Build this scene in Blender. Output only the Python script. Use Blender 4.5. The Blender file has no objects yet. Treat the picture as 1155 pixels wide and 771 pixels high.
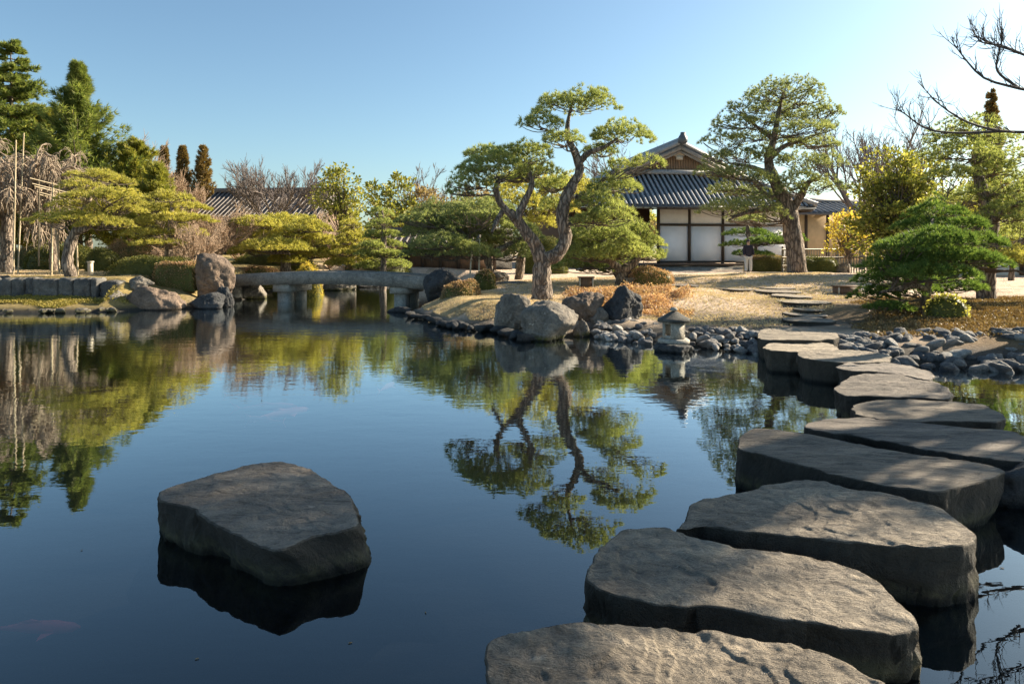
import bpy, bmesh, math, random
import numpy as np
from mathutils import Vector

# ------------------------------------------------------------------ camera, sky, sun, exposure
scn = bpy.context.scene
col = scn.collection
H, F, CX, HY = 1.5, 770.0, 577.5, 283.0          # eye height, focal length, principal column, horizon row of the 1155x771 photo
cam_d = bpy.data.cameras.new('camera'); cam = bpy.data.objects.new('camera', cam_d); col.objects.link(cam)
cam.location = (0, 0, H); cam.rotation_euler = (math.radians(90), 0, 0)
cam_d.sensor_width = 36; cam_d.lens = 36 * F / 1155
cam_d.shift_y = -(385.5 - HY) / 1155
cam_d.clip_end = 3000
scn.camera = cam
SUN_AZ, SUN_EL = math.radians(64), math.radians(27)     # azimuth clockwise from the view direction (+Y)
w = bpy.data.worlds.new('World'); scn.world = w; w.use_nodes = True
nt = w.node_tree; bg = nt.nodes['Background']
sky = nt.nodes.new('ShaderNodeTexSky'); sky.sky_type = 'NISHITA'; sky.sun_disc = False
sky.sun_elevation = SUN_EL; sky.sun_rotation = SUN_AZ
sky.air_density = 1.0; sky.dust_density = 1.2; sky.ozone_density = 1.6
wb = nt.nodes.new('ShaderNodeVectorMath'); wb.operation = 'MULTIPLY'; wb.inputs[1].default_value = (.86, 1.0, 1.0)      # white balance of the sky
nt.links.new(sky.outputs[0], wb.inputs[0]); nt.links.new(wb.outputs[0], bg.inputs[0]); bg.inputs[1].default_value = 0.064
sd = bpy.data.lights.new('sun', 'SUN'); sd.energy = 5.0; sd.angle = math.radians(0.5); sd.color = (1.0, 0.86, 0.66)
so = bpy.data.objects.new('sun', sd); col.objects.link(so)
sdir = Vector((math.sin(SUN_AZ) * math.cos(SUN_EL), math.cos(SUN_AZ) * math.cos(SUN_EL), math.sin(SUN_EL)))
so.rotation_euler = sdir.to_track_quat('Z', 'Y').to_euler(); so.location = (20, 20, 30)
scn.view_settings.view_transform = 'Standard'; scn.view_settings.look = 'None'
scn.view_settings.exposure = 1.5; scn.view_settings.gamma = 1
scn.cycles.max_bounces = 9; scn.cycles.transparent_max_bounces = 8
scn.cycles.diffuse_bounces = 6; scn.cycles.glossy_bounces = 3; scn.cycles.use_denoising = True

def at(px, py, Y):
    return np.array([(px - CX) / F * Y, Y, H - (py - HY) / F * Y])
def onz(px, py, z=0.0):
    Y = (H - z) * F / (py - HY); return np.array([(px - CX) / F * Y, Y, z])

# ------------------------------------------------------------------ numpy noise
def _h(ix, iy, iz, s):
    n = (ix.astype(np.int64) * 374761393 + iy.astype(np.int64) * 668265263 + iz.astype(np.int64) * 2147483647 + s * 974634777) & 0xffffffff
    n = ((n ^ (n >> 13)) * 1274126177) & 0xffffffff
    n = ((n ^ (n >> 16)) * 2246822519) & 0xffffffff
    return ((n ^ (n >> 15)) & 0xffffff) / float(0xffffff)
def vnoise(P, s=0):
    f = np.floor(P); t = P - f; t = t * t * (3 - 2 * t); f = f.astype(np.int64)
    x, y, z = f[:, 0], f[:, 1], f[:, 2]; r = 0
    for dx in (0, 1):
        for dy in (0, 1):
            for dz in (0, 1):
                wgt = (t[:, 0] if dx else 1 - t[:, 0]) * (t[:, 1] if dy else 1 - t[:, 1]) * (t[:, 2] if dz else 1 - t[:, 2])
                r = r + wgt * _h(x + dx, y + dy, z + dz, s)
    return r * 2 - 1
def fbm(P, sc=1.0, octv=4, s=0, gain=.5):
    P = np.asarray(P, float) * sc; r = 0; a = 1
    for i in range(octv):
        r = r + a * vnoise(P + 17.3 * i, s + i); P = P * 2.03; a *= gain
    return r
def norm(v):
    return v / np.maximum(np.linalg.norm(v, axis=-1, keepdims=True), 1e-9)
def runit(rng, n):
    return norm(rng.normal(size=(n, 3)))

# ------------------------------------------------------------------ object helpers
class M:                                   # mesh accumulator
    def __init__(s): s.v = []; s.t = []; s.q = []; s.n = 0
    def add(s, V, T=None, Q=None):
        V = np.asarray(V, float).reshape(-1, 3)
        if T is not None and len(T): s.t.append(np.asarray(T, np.int64).reshape(-1, 3) + s.n)
        if Q is not None and len(Q): s.q.append(np.asarray(Q, np.int64).reshape(-1, 4) + s.n)
        s.v.append(V); s.n += len(V); return s
    def box(s, x0, x1, y0, y1, z0, z1):
        V = [(x, y, z) for x in (x0, x1) for y in (y0, y1) for z in (z0, z1)]
        return s.add(V, Q=[(0, 1, 3, 2), (4, 6, 7, 5), (0, 4, 5, 1), (2, 3, 7, 6), (0, 2, 6, 4), (1, 5, 7, 3)])
    def beam(s, a, b, w, h):               # box between two points, width w (horizontal), height h
        a = np.array(a, float); b = np.array(b, float); d = norm(b - a)
        up = np.array([0, 0, 1.]) if abs(d[2]) < .95 else np.array([0, 1., 0])
        sx = norm(np.cross(d, up)); uy = np.cross(sx, d)
        V = [p + i * sx * w / 2 + j * uy * h / 2 for p in (a, b) for i, j in ((-1, -1), (1, -1), (1, 1), (-1, 1))]
        return s.add(V, Q=[(0, 3, 2, 1), (4, 5, 6, 7), (0, 1, 5, 4), (1, 2, 6, 5), (2, 3, 7, 6), (3, 0, 4, 7)])
    def tubes(s, P, R, seg=5, cap=False):  # P (B,N,3), R (B,N)
        P = np.asarray(P, float); R = np.asarray(R, float)
        if P.ndim == 2: P = P[None]; R = R[None]
        B, N, _ = P.shape
        D = np.empty_like(P); D[:, 1:-1] = P[:, 2:] - P[:, :-2]; D[:, 0] = P[:, 1] - P[:, 0]; D[:, -1] = P[:, -1] - P[:, -2]
        D = norm(D)
        md = norm(D.mean(1)); ref = np.where(np.abs(md[:, 2:3]) > .8, np.array([[1., 0.2, 0]]), np.array([[0, 0, 1.]]))
        U = norm(np.cross(D, ref[:, None, :])); W = np.cross(D, U)
        a = np.arange(seg) * 2 * np.pi / seg
        V = P[:, :, None] + R[:, :, None, None] * (U[:, :, None] * np.cos(a)[None, None, :, None] + W[:, :, None] * np.sin(a)[None, None, :, None])
        i = np.arange(N - 1)[:, None] * seg; j = np.arange(seg)[None]; j2 = (j + 1) % seg
        q = np.stack([i + j, i + j2, i + seg + j2, i + seg + j], -1).reshape(-1, 4)
        Q = (q[None] + (np.arange(B) * N * seg)[:, None, None]).reshape(-1, 4)
        s.add(V.reshape(-1, 3), Q=Q)
        if cap:
            for b in range(B):
                for e in (0, N - 1):
                    c = s.n; s.add([P[b, e]]); base = c - B * N * seg + b * N * seg + e * seg - (0 if True else 0)
                    # fan to centre
                    base = c - (B * N * seg) - (b * 2 + (1 if e else 0)) + b * N * seg + e * seg
                    k = np.arange(seg); s.t.append(np.stack([base + k, base + (k + 1) % seg, np.full(seg, c)], -1))
        return s
    def lathe(s, prof, c=(0, 0, 0), seg=20, rot=0.):
        prof = np.array(prof, float); a = np.arange(seg) * 2 * np.pi / seg + rot
        V = np.stack([prof[:, 0:1] * np.cos(a) + c[0], prof[:, 0:1] * np.sin(a) + c[1], prof[:, 1:2] + 0 * a + c[2]], -1).reshape(-1, 3)
        N = len(prof); i = np.arange(N - 1)[:, None] * seg; j = np.arange(seg)[None]; j2 = (j + 1) % seg
        s.add(V, Q=np.stack([i + j, i + j2, i + seg + j2, i + seg + j], -1).reshape(-1, 4)); return s
    def build(s, name, mat, parent=None, smooth=False, local=False, o=None):
        V = np.concatenate(s.v) if s.v else np.zeros((0, 3))
        org = np.zeros(3)
        if parent is not None and not local:
            p = parent; org = np.array(p['_w']) if '_w' in p else np.zeros(3)
        elif parent is None and o is not None: org = np.array(o, float)
        T = np.concatenate(s.t) if s.t else np.zeros((0, 3), int); Q = np.concatenate(s.q) if s.q else np.zeros((0, 4), int)
        me = bpy.data.meshes.new(name)
        me.vertices.add(len(V)); me.vertices.foreach_set('co', (V - org).astype(np.float32).ravel())
        nl = T.size + Q.size; me.loops.add(nl)
        me.loops.foreach_set('vertex_index', np.concatenate([T.ravel(), Q.ravel()]).astype(np.int32))
        np_ = len(T) + len(Q); me.polygons.add(np_)
        st = np.concatenate([np.arange(len(T)) * 3, T.size + np.arange(len(Q)) * 4]).astype(np.int32)
        me.polygons.foreach_set('loop_start', st)
        me.update(calc_edges=True)
        if smooth: me.polygons.foreach_set('use_smooth', np.ones(np_, bool))
        me.validate()
        me.materials.append(mat)
        ob = bpy.data.objects.new(name, me); col.objects.link(ob)
        if parent is not None: ob.parent = parent
        elif o is not None: ob.location = o
        WPOS[ob.name] = org if parent is None or not local else org
        return ob
WPOS = {}
def tag(o, label=None, cat=None, group=None, kind=None):
    if label: o['label'] = label
    if cat: o['category'] = cat
    if group: o['group'] = group
    if kind: o['kind'] = kind
    return o
ROOTS = []
def thing(name, label, cat, loc=(0, 0, 0), group=None, rz=0):
    o = bpy.data.objects.new(name, None); col.objects.link(o); o.location = loc; o.rotation_euler = (0, 0, rz)
    o.empty_display_size = .2
    o['_w'] = [float(c) for c in loc]; ROOTS.append(o)
    return tag(o, label, cat, group)
def dup(root, loc, rz=0, scale=None, label=None, group=None):
    r = root.copy(); col.objects.link(r); r.location = loc; r.rotation_euler = (0, 0, rz)
    if scale: r.scale = scale if hasattr(scale, '__len__') else (scale,) * 3
    if label: r['label'] = label
    if group: r['group'] = group
    for ch in list(root.children):
        c = ch.copy(); col.objects.link(c); c.parent = r
        for g in ch.children:
            d = g.copy(); col.objects.link(d); d.parent = c
    return r

# ------------------------------------------------------------------ materials
def mat(name):
    m = bpy.data.materials.new(name); m.use_nodes = True; n = m.node_tree
    return m, n, n.nodes['Principled BSDF'], n.nodes['Material Output']
def nd(n, t, **k):
    x = n.nodes.new(t)
    for a, b in k.items():
        if a in x.inputs: x.inputs[a].default_value = b
        else: setattr(x, a, b)
    return x
def ramp(n, src, stops):
    r = n.nodes.new('ShaderNodeValToRGB'); e = r.color_ramp.elements
    while len(e) < len(stops): e.new(.5)
    for i, (p, c) in enumerate(stops): e[i].position = p; e[i].color = (*c, 1)
    n.links.new(src, r.inputs[0]); return r.outputs[0]
def mixc(n, f, a, b, bt='MIX'):
    x = n.nodes.new('ShaderNodeMix'); x.data_type = 'RGBA'; x.blend_type = bt
    for s, v in ((x.inputs[0], f), (x.inputs[6], a), (x.inputs[7], b)):
        if hasattr(v, 'is_output') or isinstance(v, bpy.types.NodeSocket): n.links.new(v, s)
        elif isinstance(v, (int, float)): s.default_value = v
        else: s.default_value = (*v, 1)
    return x.outputs[2]
def coord(n, kind='Object', scale=(1, 1, 1)):
    t = n.nodes.new('ShaderNodeTexCoord')
    if kind == 'World':
        g = n.nodes.new('ShaderNodeNewGeometry'); src = g.outputs['Position']
    else: src = t.outputs[kind]
    mp = n.nodes.new('ShaderNodeMapping'); mp.inputs['Scale'].default_value = scale
    n.links.new(src, mp.inputs[0]); return mp.outputs[0]
def noise(n, vec, scale, detail=4, rough=.55, dist=0):
    x = nd(n, 'ShaderNodeTexNoise', Scale=scale, Detail=detail, Roughness=rough, Distortion=dist)
    n.links.new(vec, x.inputs['Vector']); return x.outputs[0]
def bump(n, b, h, strength=.5, dist=.01):
    x = nd(n, 'ShaderNodeBump', Strength=strength, Distance=dist); n.links.new(h, x.inputs['Height']); n.links.new(x.outputs[0], b.inputs['Normal']); return x

def m_stone(name, c1, c2, scale=3, bumpd=.012, spots=None, wet=False, aniso=(1, 1, 1), fine=60, moss=None, rough=.85, flank_shade=0, fc=.55, crack=False, vary=0):
    m, n, b, o = mat(name)
    v = coord(n, 'Object', aniso)
    a = noise(n, v, scale, 8, .65, .4)
    c = ramp(n, a, [(.3, c1), (.7, c2)])
    f = noise(n, v, fine, 3, .7)
    c = mixc(n, .8, c, ramp(n, f, [(.3, (fc, fc, fc)), (.75, (1.25, 1.25, 1.25))]), 'MULTIPLY')
    if spots:
        vo = nd(n, 'ShaderNodeTexNoise', Scale=scale * 6, Detail=6, Roughness=.7); n.links.new(v, vo.inputs['Vector'])
        c = mixc(n, ramp(n, vo.outputs[0], [(.62, (0, 0, 0)), (.68, (1, 1, 1))]), c, spots)
    if vary:
        oi = n.nodes.new('ShaderNodeObjectInfo'); lo, hi = 1 - vary, 1 + vary
        c = mixc(n, 1.0, c, ramp(n, oi.outputs['Random'], [(0, (lo, lo, lo * 1.05)), (.5, (1, .97, .92)), (.8, (hi, hi * .98, hi * .94)), (1, (hi * 1.25, hi * 1.2, hi * 1.1))]), 'MULTIPLY')
    g = n.nodes.new('ShaderNodeNewGeometry')
    sp = n.nodes.new('ShaderNodeSeparateXYZ'); n.links.new(g.outputs['Position'], sp.inputs[0])
    mid = noise(n, v, scale * 3.1, 6, .75, 1.2)
    c = mixc(n, .75, c, ramp(n, mid, [(.3, (.36, .34, .32)), (.48, (1, 1, 1)), (.7, (1.4, 1.33, 1.22))]), 'MULTIPLY')
    if flank_shade:                              # shade of the slab flanks painted dark into the colour (vertex attribute)
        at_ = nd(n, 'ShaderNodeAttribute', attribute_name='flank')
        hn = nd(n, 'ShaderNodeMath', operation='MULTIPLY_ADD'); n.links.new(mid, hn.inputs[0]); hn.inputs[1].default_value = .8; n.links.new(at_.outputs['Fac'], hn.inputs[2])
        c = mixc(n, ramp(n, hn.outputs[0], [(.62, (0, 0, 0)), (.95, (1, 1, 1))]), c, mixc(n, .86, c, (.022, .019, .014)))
    if moss:
        r = nd(n, 'ShaderNodeMapRange'); r.inputs[1].default_value = .045; r.inputs[2].default_value = .11; r.inputs[3].default_value = 1; r.inputs[4].default_value = 0
        n.links.new(sp.outputs[2], r.inputs[0])
        mn = noise(n, v, 9, 5, .7)
        mm = nd(n, 'ShaderNodeMath', operation='MULTIPLY'); n.links.new(r.outputs[0], mm.inputs[0])
        n.links.new(ramp(n, mn, [(.38, (0, 0, 0)), (.55, (1, 1, 1))]), mm.inputs[1])
        c = mixc(n, mm.outputs[0], c, moss)
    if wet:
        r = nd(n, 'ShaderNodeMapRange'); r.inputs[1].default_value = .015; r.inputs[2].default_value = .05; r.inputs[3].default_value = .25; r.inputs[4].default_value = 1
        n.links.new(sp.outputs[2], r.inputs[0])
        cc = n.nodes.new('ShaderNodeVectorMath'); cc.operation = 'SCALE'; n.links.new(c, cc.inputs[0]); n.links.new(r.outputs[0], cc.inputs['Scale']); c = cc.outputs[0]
    n.links.new(c, b.inputs['Base Color']); b.inputs['Roughness'].default_value = rough; b.inputs['Specular IOR Level'].default_value = .35
    hh = nd(n, 'ShaderNodeMath', operation='MULTIPLY_ADD'); n.links.new(a, hh.inputs[0]); hh.inputs[1].default_value = 2.2
    fs_ = nd(n, 'ShaderNodeMath', operation='MULTIPLY'); n.links.new(f, fs_.inputs[0]); fs_.inputs[1].default_value = .4; n.links.new(fs_.outputs[0], hh.inputs[2]); h2 = nd(n, 'ShaderNodeMath', operation='MULTIPLY_ADD'); n.links.new(mid, h2.inputs[0]); h2.inputs[1].default_value = 1.6; n.links.new(hh.outputs[0], h2.inputs[2]); hh = h2
    if crack:
        vv = n.nodes.new('ShaderNodeVectorMath'); vv.operation = 'MULTIPLY_ADD'; nn = nd(n, 'ShaderNodeTexNoise', Scale=2.0, Detail=5); n.links.new(v, nn.inputs['Vector'])
        n.links.new(nn.outputs[1], vv.inputs[0]); vv.inputs[1].default_value = (1.2, 1.2, 1.2); n.links.new(v, vv.inputs[2])
        vo = nd(n, 'ShaderNodeTexVoronoi', Scale=.9, feature='DISTANCE_TO_EDGE'); n.links.new(vv.outputs[0], vo.inputs['Vector'])
        h3 = nd(n, 'ShaderNodeMath', operation='MULTIPLY_ADD'); n.links.new(ramp(n, vo.outputs[0], [(0, (0, 0, 0)), (.035, (1, 1, 1))]), h3.inputs[0]); h3.inputs[1].default_value = .3; n.links.new(hh.outputs[0], h3.inputs[2]); hh = h3
    bump(n, b, hh.outputs[0], .9, bumpd)
    return m
def m_leaf(name, c1, c2, trans=.35, c3=None, p3=.9, cl=1.6):
    m, n, b, o = mat(name)
    g = n.nodes.new('ShaderNodeNewGeometry')
    c = ramp(n, g.outputs['Random Per Island'], [(0, c1), (.85, c2)] + ([(1, c3)] if c3 else []))
    v = coord(n, 'Object')
    c = mixc(n, 1.0, c, ramp(n, noise(n, v, cl, 3), [(.3, (.72, .74, .72)), (.7, (1.25, 1.2, 1.15))]), 'MULTIPLY')
    b.inputs['Roughness'].default_value = .55; b.inputs['Specular IOR Level'].default_value = .25
    n.links.new(c, b.inputs['Base Color'])
    tr = n.nodes.new('ShaderNodeBsdfTranslucent')
    n.links.new(mixc(n, 1.0, c, (1.1, 1.15, .7), 'MULTIPLY'), tr.inputs[0])
    mx = nd(n, 'ShaderNodeMixShader'); mx.inputs[0].default_value = trans
    n.links.new(b.outputs[0], mx.inputs[1]); n.links.new(tr.outputs[0], mx.inputs[2]); n.links.new(mx.outputs[0], o.inputs[0])
    return m
def m_plain(name, c, rough=.7, var=.25, scale=8, bd=.003, aniso=(1, 1, 1), metal=0):
    m, n, b, o = mat(name)
    v = coord(n, 'Object', aniso); a = noise(n, v, scale, 6, .6)
    lo = tuple(x * (1 - var) for x in c); hi = tuple(min(1, x * (1 + var)) for x in c)
    n.links.new(ramp(n, a, [(.3, lo), (.7, hi)]), b.inputs['Base Color']); b.inputs['Roughness'].default_value = rough
    bump(n, b, a, .6, bd); return m
def m_bark(name, c1, c2, scale=1.0):
    m, n, b, o = mat(name)
    v = coord(n, 'Object', (9 * scale, 9 * scale, 2.2 * scale))
    vo = nd(n, 'ShaderNodeTexVoronoi', Scale=1.3, feature='DISTANCE_TO_EDGE'); 
    v2 = n.nodes.new('ShaderNodeVectorMath'); v2.operation = 'ADD'
    nn = nd(n, 'ShaderNodeTexNoise', Scale=1.5, Detail=4); n.links.new(v, nn.inputs['Vector'])
    n.links.new(v, v2.inputs[0]); n.links.new(nn.outputs[1], v2.inputs[1]); n.links.new(v2.outputs[0], vo.inputs['Vector'])
    a = noise(n, v, 2.5, 6, .7)
    f = ramp(n, vo.outputs[0], [(0, (0, 0, 0)), (.22, (1, 1, 1))])
    c = mixc(n, f, tuple(x * .35 for x in c1), ramp(n, a, [(.3, c1), (.7, c2)]))
    n.links.new(c, b.inputs['Base Color']); b.inputs['Roughness'].default_value = .9
    mm = nd(n, 'ShaderNodeMath', operation='MULTIPLY_ADD'); n.links.new(f, mm.inputs[0]); mm.inputs[1].default_value = 1.0; n.links.new(a, mm.inputs[2])
    bump(n, b, mm.outputs[0], 1, .025); return m

MT = dict(
    step=m_stone('stepping_stone', (.15, .132, .112), (.39, .34, .275), 2.2, .045, spots=(.36, .33, .28), wet=True, moss=(.11, .1, .055), fine=110, flank_shade=.2, fc=.5, aniso=(1, 2.0, 1), crack=True, vary=.12),
    stepg=m_stone('grained_stone', (.15, .137, .12), (.38, .335, .28), 2.0, .04, wet=True, aniso=(1, 5, 1), moss=(.11, .1, .055), fine=90, flank_shade=.21, fc=.55, vary=.12),
    stepl=m_stone('pale_worn_stone', (.22, .2, .17), (.44, .39, .32), 2.0, .02, aniso=(1, 4, 1), fine=60, fc=.75, vary=.15),
    stepd=m_stone('pale_topped_stone', (.17, .155, .13), (.38, .33, .27), 2.0, .02, aniso=(1, 4, 1), fine=60, fc=.75, vary=.15, flank_shade=.2, wet=True),
    rock=m_stone('garden_rock', (.1, .095, .085), (.32, .28, .23), 2.0, .04, spots=(.42, .4, .35), wet=True, fine=25, moss=(.12, .11, .03)),
    darkrock=m_stone('dark_rock', (.035, .037, .04), (.1, .1, .1), 2.2, .04, wet=True, fine=25),
    redrock=m_stone('weathered_rock', (.07, .055, .048), (.32, .235, .17), 1.6, .04, wet=True, fine=22),
    pebble=m_stone('shore_stone', (.17, .17, .175), (.42, .41, .4), 5, .02, fine=50, vary=.45),
    dpebble=m_stone('bank_stone', (.11, .113, .12), (.32, .315, .31), 5, .02, fine=50, vary=.45),
    bridge=m_stone('bridge_stone', (.17, .16, .14), (.34, .32, .28), 3, .012, fine=40),
    wallstone=m_stone('wall_stone', (.05, .05, .052), (.2, .19, .17), 3, .02, fine=30),
    lantern=m_stone('lantern_stone', (.27, .255, .22), (.47, .44, .38), 8, .006, fine=60),
    lcap=m_stone('lantern_cap_stone', (.05, .05, .045), (.13, .125, .11), 8, .01, fine=60),
    bark=m_bark('pine_bark', (.2, .15, .115), (.42, .34, .26)),
    twig=m_plain('twig_bark', (.13, .1, .075), .9, .35, 20),
    gtwig=m_plain('grey_twig', (.17, .14, .125), .9, .3, 12),
    ptwig=m_plain('pinkish_twig', (.38, .27, .18), .9, .3, 12),
    wtwig=m_plain('weeping_twig', (.27, .21, .15), .9, .35, 12),
    btwig=m_plain('blackish_twig', (.1, .085, .075), .9, .3, 12),
    bamboo=m_plain('bamboo_pole', (.36, .28, .16), .5, .2, 6),
    bamboo2=m_plain('weathered_bamboo', (.34, .29, .22), .6, .25, 10),
    wood=m_plain('dark_wood', (.06, .042, .03), .7, .35, 4, .004, (12, 12, 1)),
    wood2=m_plain('brown_wood', (.14, .085, .05), .7, .35, 4, .004, (12, 12, 1)),
    slat=m_plain('gable_wood', (.3, .21, .14), .8, .25, 6, .004, (8, 8, 1)),
    cream=m_plain('weathered_cream_wood', (.5, .44, .34), .7, .2, 6),
    barge=m_plain('brown_bargeboard', (.3, .25, .2), .7, .25, 6),
    white=m_plain('white_plaster', (.86, .85, .82), .9, .08, 1.5, .001),
    paper=m_plain('paper_screen', (.92, .93, .94), .9, .05, 1.2, .001),
    tan=m_plain('ochre_plaster', (.6, .44, .25), .9, .1, 3, .001),
    htile=m_plain('brown_roof_tile', (.1, .085, .075), .6, .3, 5, .006), htilecap=m_plain('brown_round_tile', (.14, .12, .105), .6, .3, 5, .004),
    tile=m_plain('roof_tile', (.09, .1, .113), .45, .3, 5, .006),
    tilecap=m_plain('round_roof_tile', (.29, .3, .31), .5, .3, 9, .004),
    moss_leaf=m_leaf('hedge_leaf', (.035, .055, .014), (.12, .13, .035), .25),
)
LF = dict(
    pine=m_leaf('pine_needle', (.17, .21, .075), (.46, .49, .19), .52, (.55, .52, .28)),
    pined=m_leaf('dark_pine_needle', (.15, .19, .085), (.38, .41, .19), .5, (.42, .4, .22)),
    piney=m_leaf('yellow_pine_needle', (.26, .26, .05), (.64, .57, .17), .48, (.76, .67, .3)),
    pineg=m_leaf('green_pine_needle', (.06, .12, .03), (.19, .27, .07), .46, (.34, .4, .12)),
    conif=m_leaf('conifer_needle', (.09, .13, .04), (.28, .32, .09), .45, (.45, .44, .16)),
    conify=m_leaf('yellow_conifer_needle', (.15, .17, .03), (.38, .36, .08), .42, (.48, .42, .12)),
    cypress=m_leaf('cypress_leaf', (.15, .11, .045), (.34, .23, .09), .3, (.42, .27, .12)),
    broad=m_leaf('broad_leaf', (.12, .14, .03), (.4, .38, .09), .45, (.6, .52, .2)),
    gold=m_leaf('golden_leaf', (.4, .27, .05), (.75, .6, .12), .5, (.75, .7, .25)),
    hedge=m_leaf('clipped_hedge_leaf', (.055, .07, .02), (.17, .17, .045), .35, (.34, .29, .08)),
    red=m_leaf('reddish_leaf', (.28, .15, .09), (.6, .38, .25), .4, (.72, .55, .4)),
    olive=m_leaf('olive_brown_leaf', (.18, .13, .07), (.4, .29, .16), .4, (.48, .36, .2)),
    grass=m_leaf('dry_grass_blade', (.46, .36, .25), (.72, .58, .43), .3, (.78, .66, .5)),
    litter=m_leaf('leaf_litter', (.15, .09, .04), (.34, .23, .11), .2, (.46, .32, .17)),
    moss=m_leaf('moss_leaf', (.16, .13, .03), (.42, .35, .09), .3, (.5, .42, .14)),
)
# ------------------------------------------------------------------ terrain and pond
def pxs(l, z=0.0): return [tuple(onz(x, y, z)[:2]) for x, y in l]
POND = [(-30, 16.2)] + pxs([(0, 353), (60, 353), (120, 352), (160, 350), (205, 348), (250, 347)]) + \
       [(-8.4, 19.2), (-8.2, 22), (-9.0, 26), (-6, 30), (-2.5, 30), (-1.6, 26), (-1.9, 22), (-2.2, 19.0)] + \
       pxs([(462, 352), (476, 358), (500, 367), (560, 371), (590, 380), (650, 380), (668, 379), (690, 381), (740, 386), (800, 391), (860, 395), (900, 402), (950, 408), (1000, 412), (1060, 414), (1110, 416), (1155, 416), (1230, 418)]) + \
       [(12, 8.2), (14, 4), (14, -12), (-30, -12)]
POND = np.array(POND)
def sdist(P):                               # positive outside the pond
    a = POND; b = np.roll(POND, -1, 0); d = np.full(len(P), 1e9); ins = np.zeros(len(P), bool)
    for i in range(len(a)):
        e = b[i] - a[i]; wv = P - a[i]; t = np.clip((wv @ e) / (e @ e), 0, 1)
        d = np.minimum(d, np.linalg.norm(wv - t[:, None] * e, axis=1))
        c = (a[i, 1] > P[:, 1]) != (b[i, 1] > P[:, 1])
        with np.errstate(divide='ignore', invalid='ignore'):
            xi = a[i, 0] + (P[:, 1] - a[i, 1]) / (b[i, 1] - a[i, 1]) * e[0]
        ins ^= c & (P[:, 0] < xi)
    return np.where(ins, -d, d)
CT = [(*at(850, 308, 24), ), (*at(790, 310, 24),), (*at(920, 308, 24),), (*at(980, 312, 22),), (9, 30, .5), (10, 38, .42), (16, 36, .45), (0, 38, .5), (-4, 40, .6),
      (*at(612, 338, 15.5),), (*at(560, 320, 20),), (*at(500, 333, 17.5),), (*at(660, 321, 20),), (*at(720, 321, 20),), (*at(760, 330, 16.5),), (*at(860, 336, 16.5),), (*at(810, 360, 13.5),), (*at(900, 362, 13),),
      (*at(1000, 345, 14),), (*at(1112, 338, 16),), (*at(1060, 324, 20),), (12, 12, .4), (16, 16, .4), (18, 24, .5), (8.5, 11.5, .3),
      (-14, 17.9, .8), (-10.8, 18.3, .75), (-9.2, 18.4, .42), (-8.6, 19.4, .5), (-13, 24, .82), (-9.8, 21, .8), (-9.8, 24, .9), (-16, 34, 1.3), (-8, 36, 1.1), (-25, 26, 1.2), (-12, 30, 1.05), (-5, 33, .75), (0, 31, .6)]
CT = np.array(CT)
def height(X, Y):
    P = np.stack([np.ravel(X), np.ravel(Y)], -1).astype(float); d = sdist(P)
    D2 = ((P[:, None] - CT[None, :, :2]) ** 2).sum(-1) + .35
    wt = 1 / D2 ** 1.8; Z = (wt * CT[None, :, 2]).sum(1) / wt.sum(1)
    far = np.clip((np.hypot(P[:, 0], P[:, 1]) - 45) / 40, 0, 1); Z = Z * (1 - far) + 1.0 * far
    edge = np.clip(d / 1.1, 0, 1); edge = edge * edge * (3 - 2 * edge)
    left = (P[:, 0] < -10.25) & (P[:, 1] < 19.5)       # mossy ledge, then a retaining wall along y = 18
    base = np.where(d > 0, .07 * np.clip(d / .15, 0, 1) + (Z - .07) * edge, -np.minimum(.7, -d * .9))
    wy = 17.95
    step = np.clip((P[:, 1] - wy) / .12, 0, 1)
    ledge = .07 * np.clip(d / .12, 0, 1) + .26 * np.clip(d / 1.2, 0, 1)
    base = np.where(left & (d > 0), ledge * (1 - step) + .8 * step, base)
    base = base + np.where(d > .2, .018 * fbm(np.stack([P[:, 0], P[:, 1], 0 * d], -1), 1.4, 4, 5), 0)
    return base.reshape(np.shape(X))
def gz(x, y): return float(height(np.array([x]), np.array([y]))[0])
def axis(segs):
    o = []
    for a, b, s in segs: o += list(np.arange(a, b, s))
    return np.array(o + [segs[-1][1]])
gx = axis([(-1500, -200, 325), (-200, -40, 20), (-40, -15, 1), (-15, 14, .13), (14, 40, .9), (40, 200, 20), (200, 1500, 325)])
gy = axis([(-60, -12, 12), (-12, 7, .8), (7, 25, .13), (25, 45, .5), (45, 120, 7), (120, 2000, 235)])
XX, YY = np.meshgrid(gx, gy); ZZ = height(XX, YY)
nx, ny = len(gx), len(gy)
i, j = np.meshgrid(np.arange(nx - 1), np.arange(ny - 1)); k = (j * nx + i).ravel()
m_, n_, b_, o_ = mat('ground')
v = coord(n_, 'World'); g_ = n_.nodes.new('ShaderNodeNewGeometry'); sp = n_.nodes.new('ShaderNodeSeparateXYZ'); n_.links.new(g_.outputs['Position'], sp.inputs[0])
big = noise(n_, v, .7, 5, .6); fine = noise(n_, v, 14, 6, .75); ff = noise(n_, v, 70, 3, .7)
sand = ramp(n_, fine, [(.3, (.46, .34, .23)), (.5, (.66, .5, .36)), (.7, (.8, .64, .48))])
litt = ramp(n_, fine, [(.3, (.1, .062, .03)), (.55, (.23, .15, .07)), (.75, (.35, .24, .13))])
moss = ramp(n_, fine, [(.3, (.14, .11, .04)), (.6, (.38, .28, .1)), (.8, (.5, .38, .18))])
def mr(src, a, b):
    r = nd(n_, 'ShaderNodeMapRange'); r.inputs[1].default_value = a; r.inputs[2].default_value = b; n_.links.new(src, r.inputs[0]); return r.outputs[0]
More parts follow.
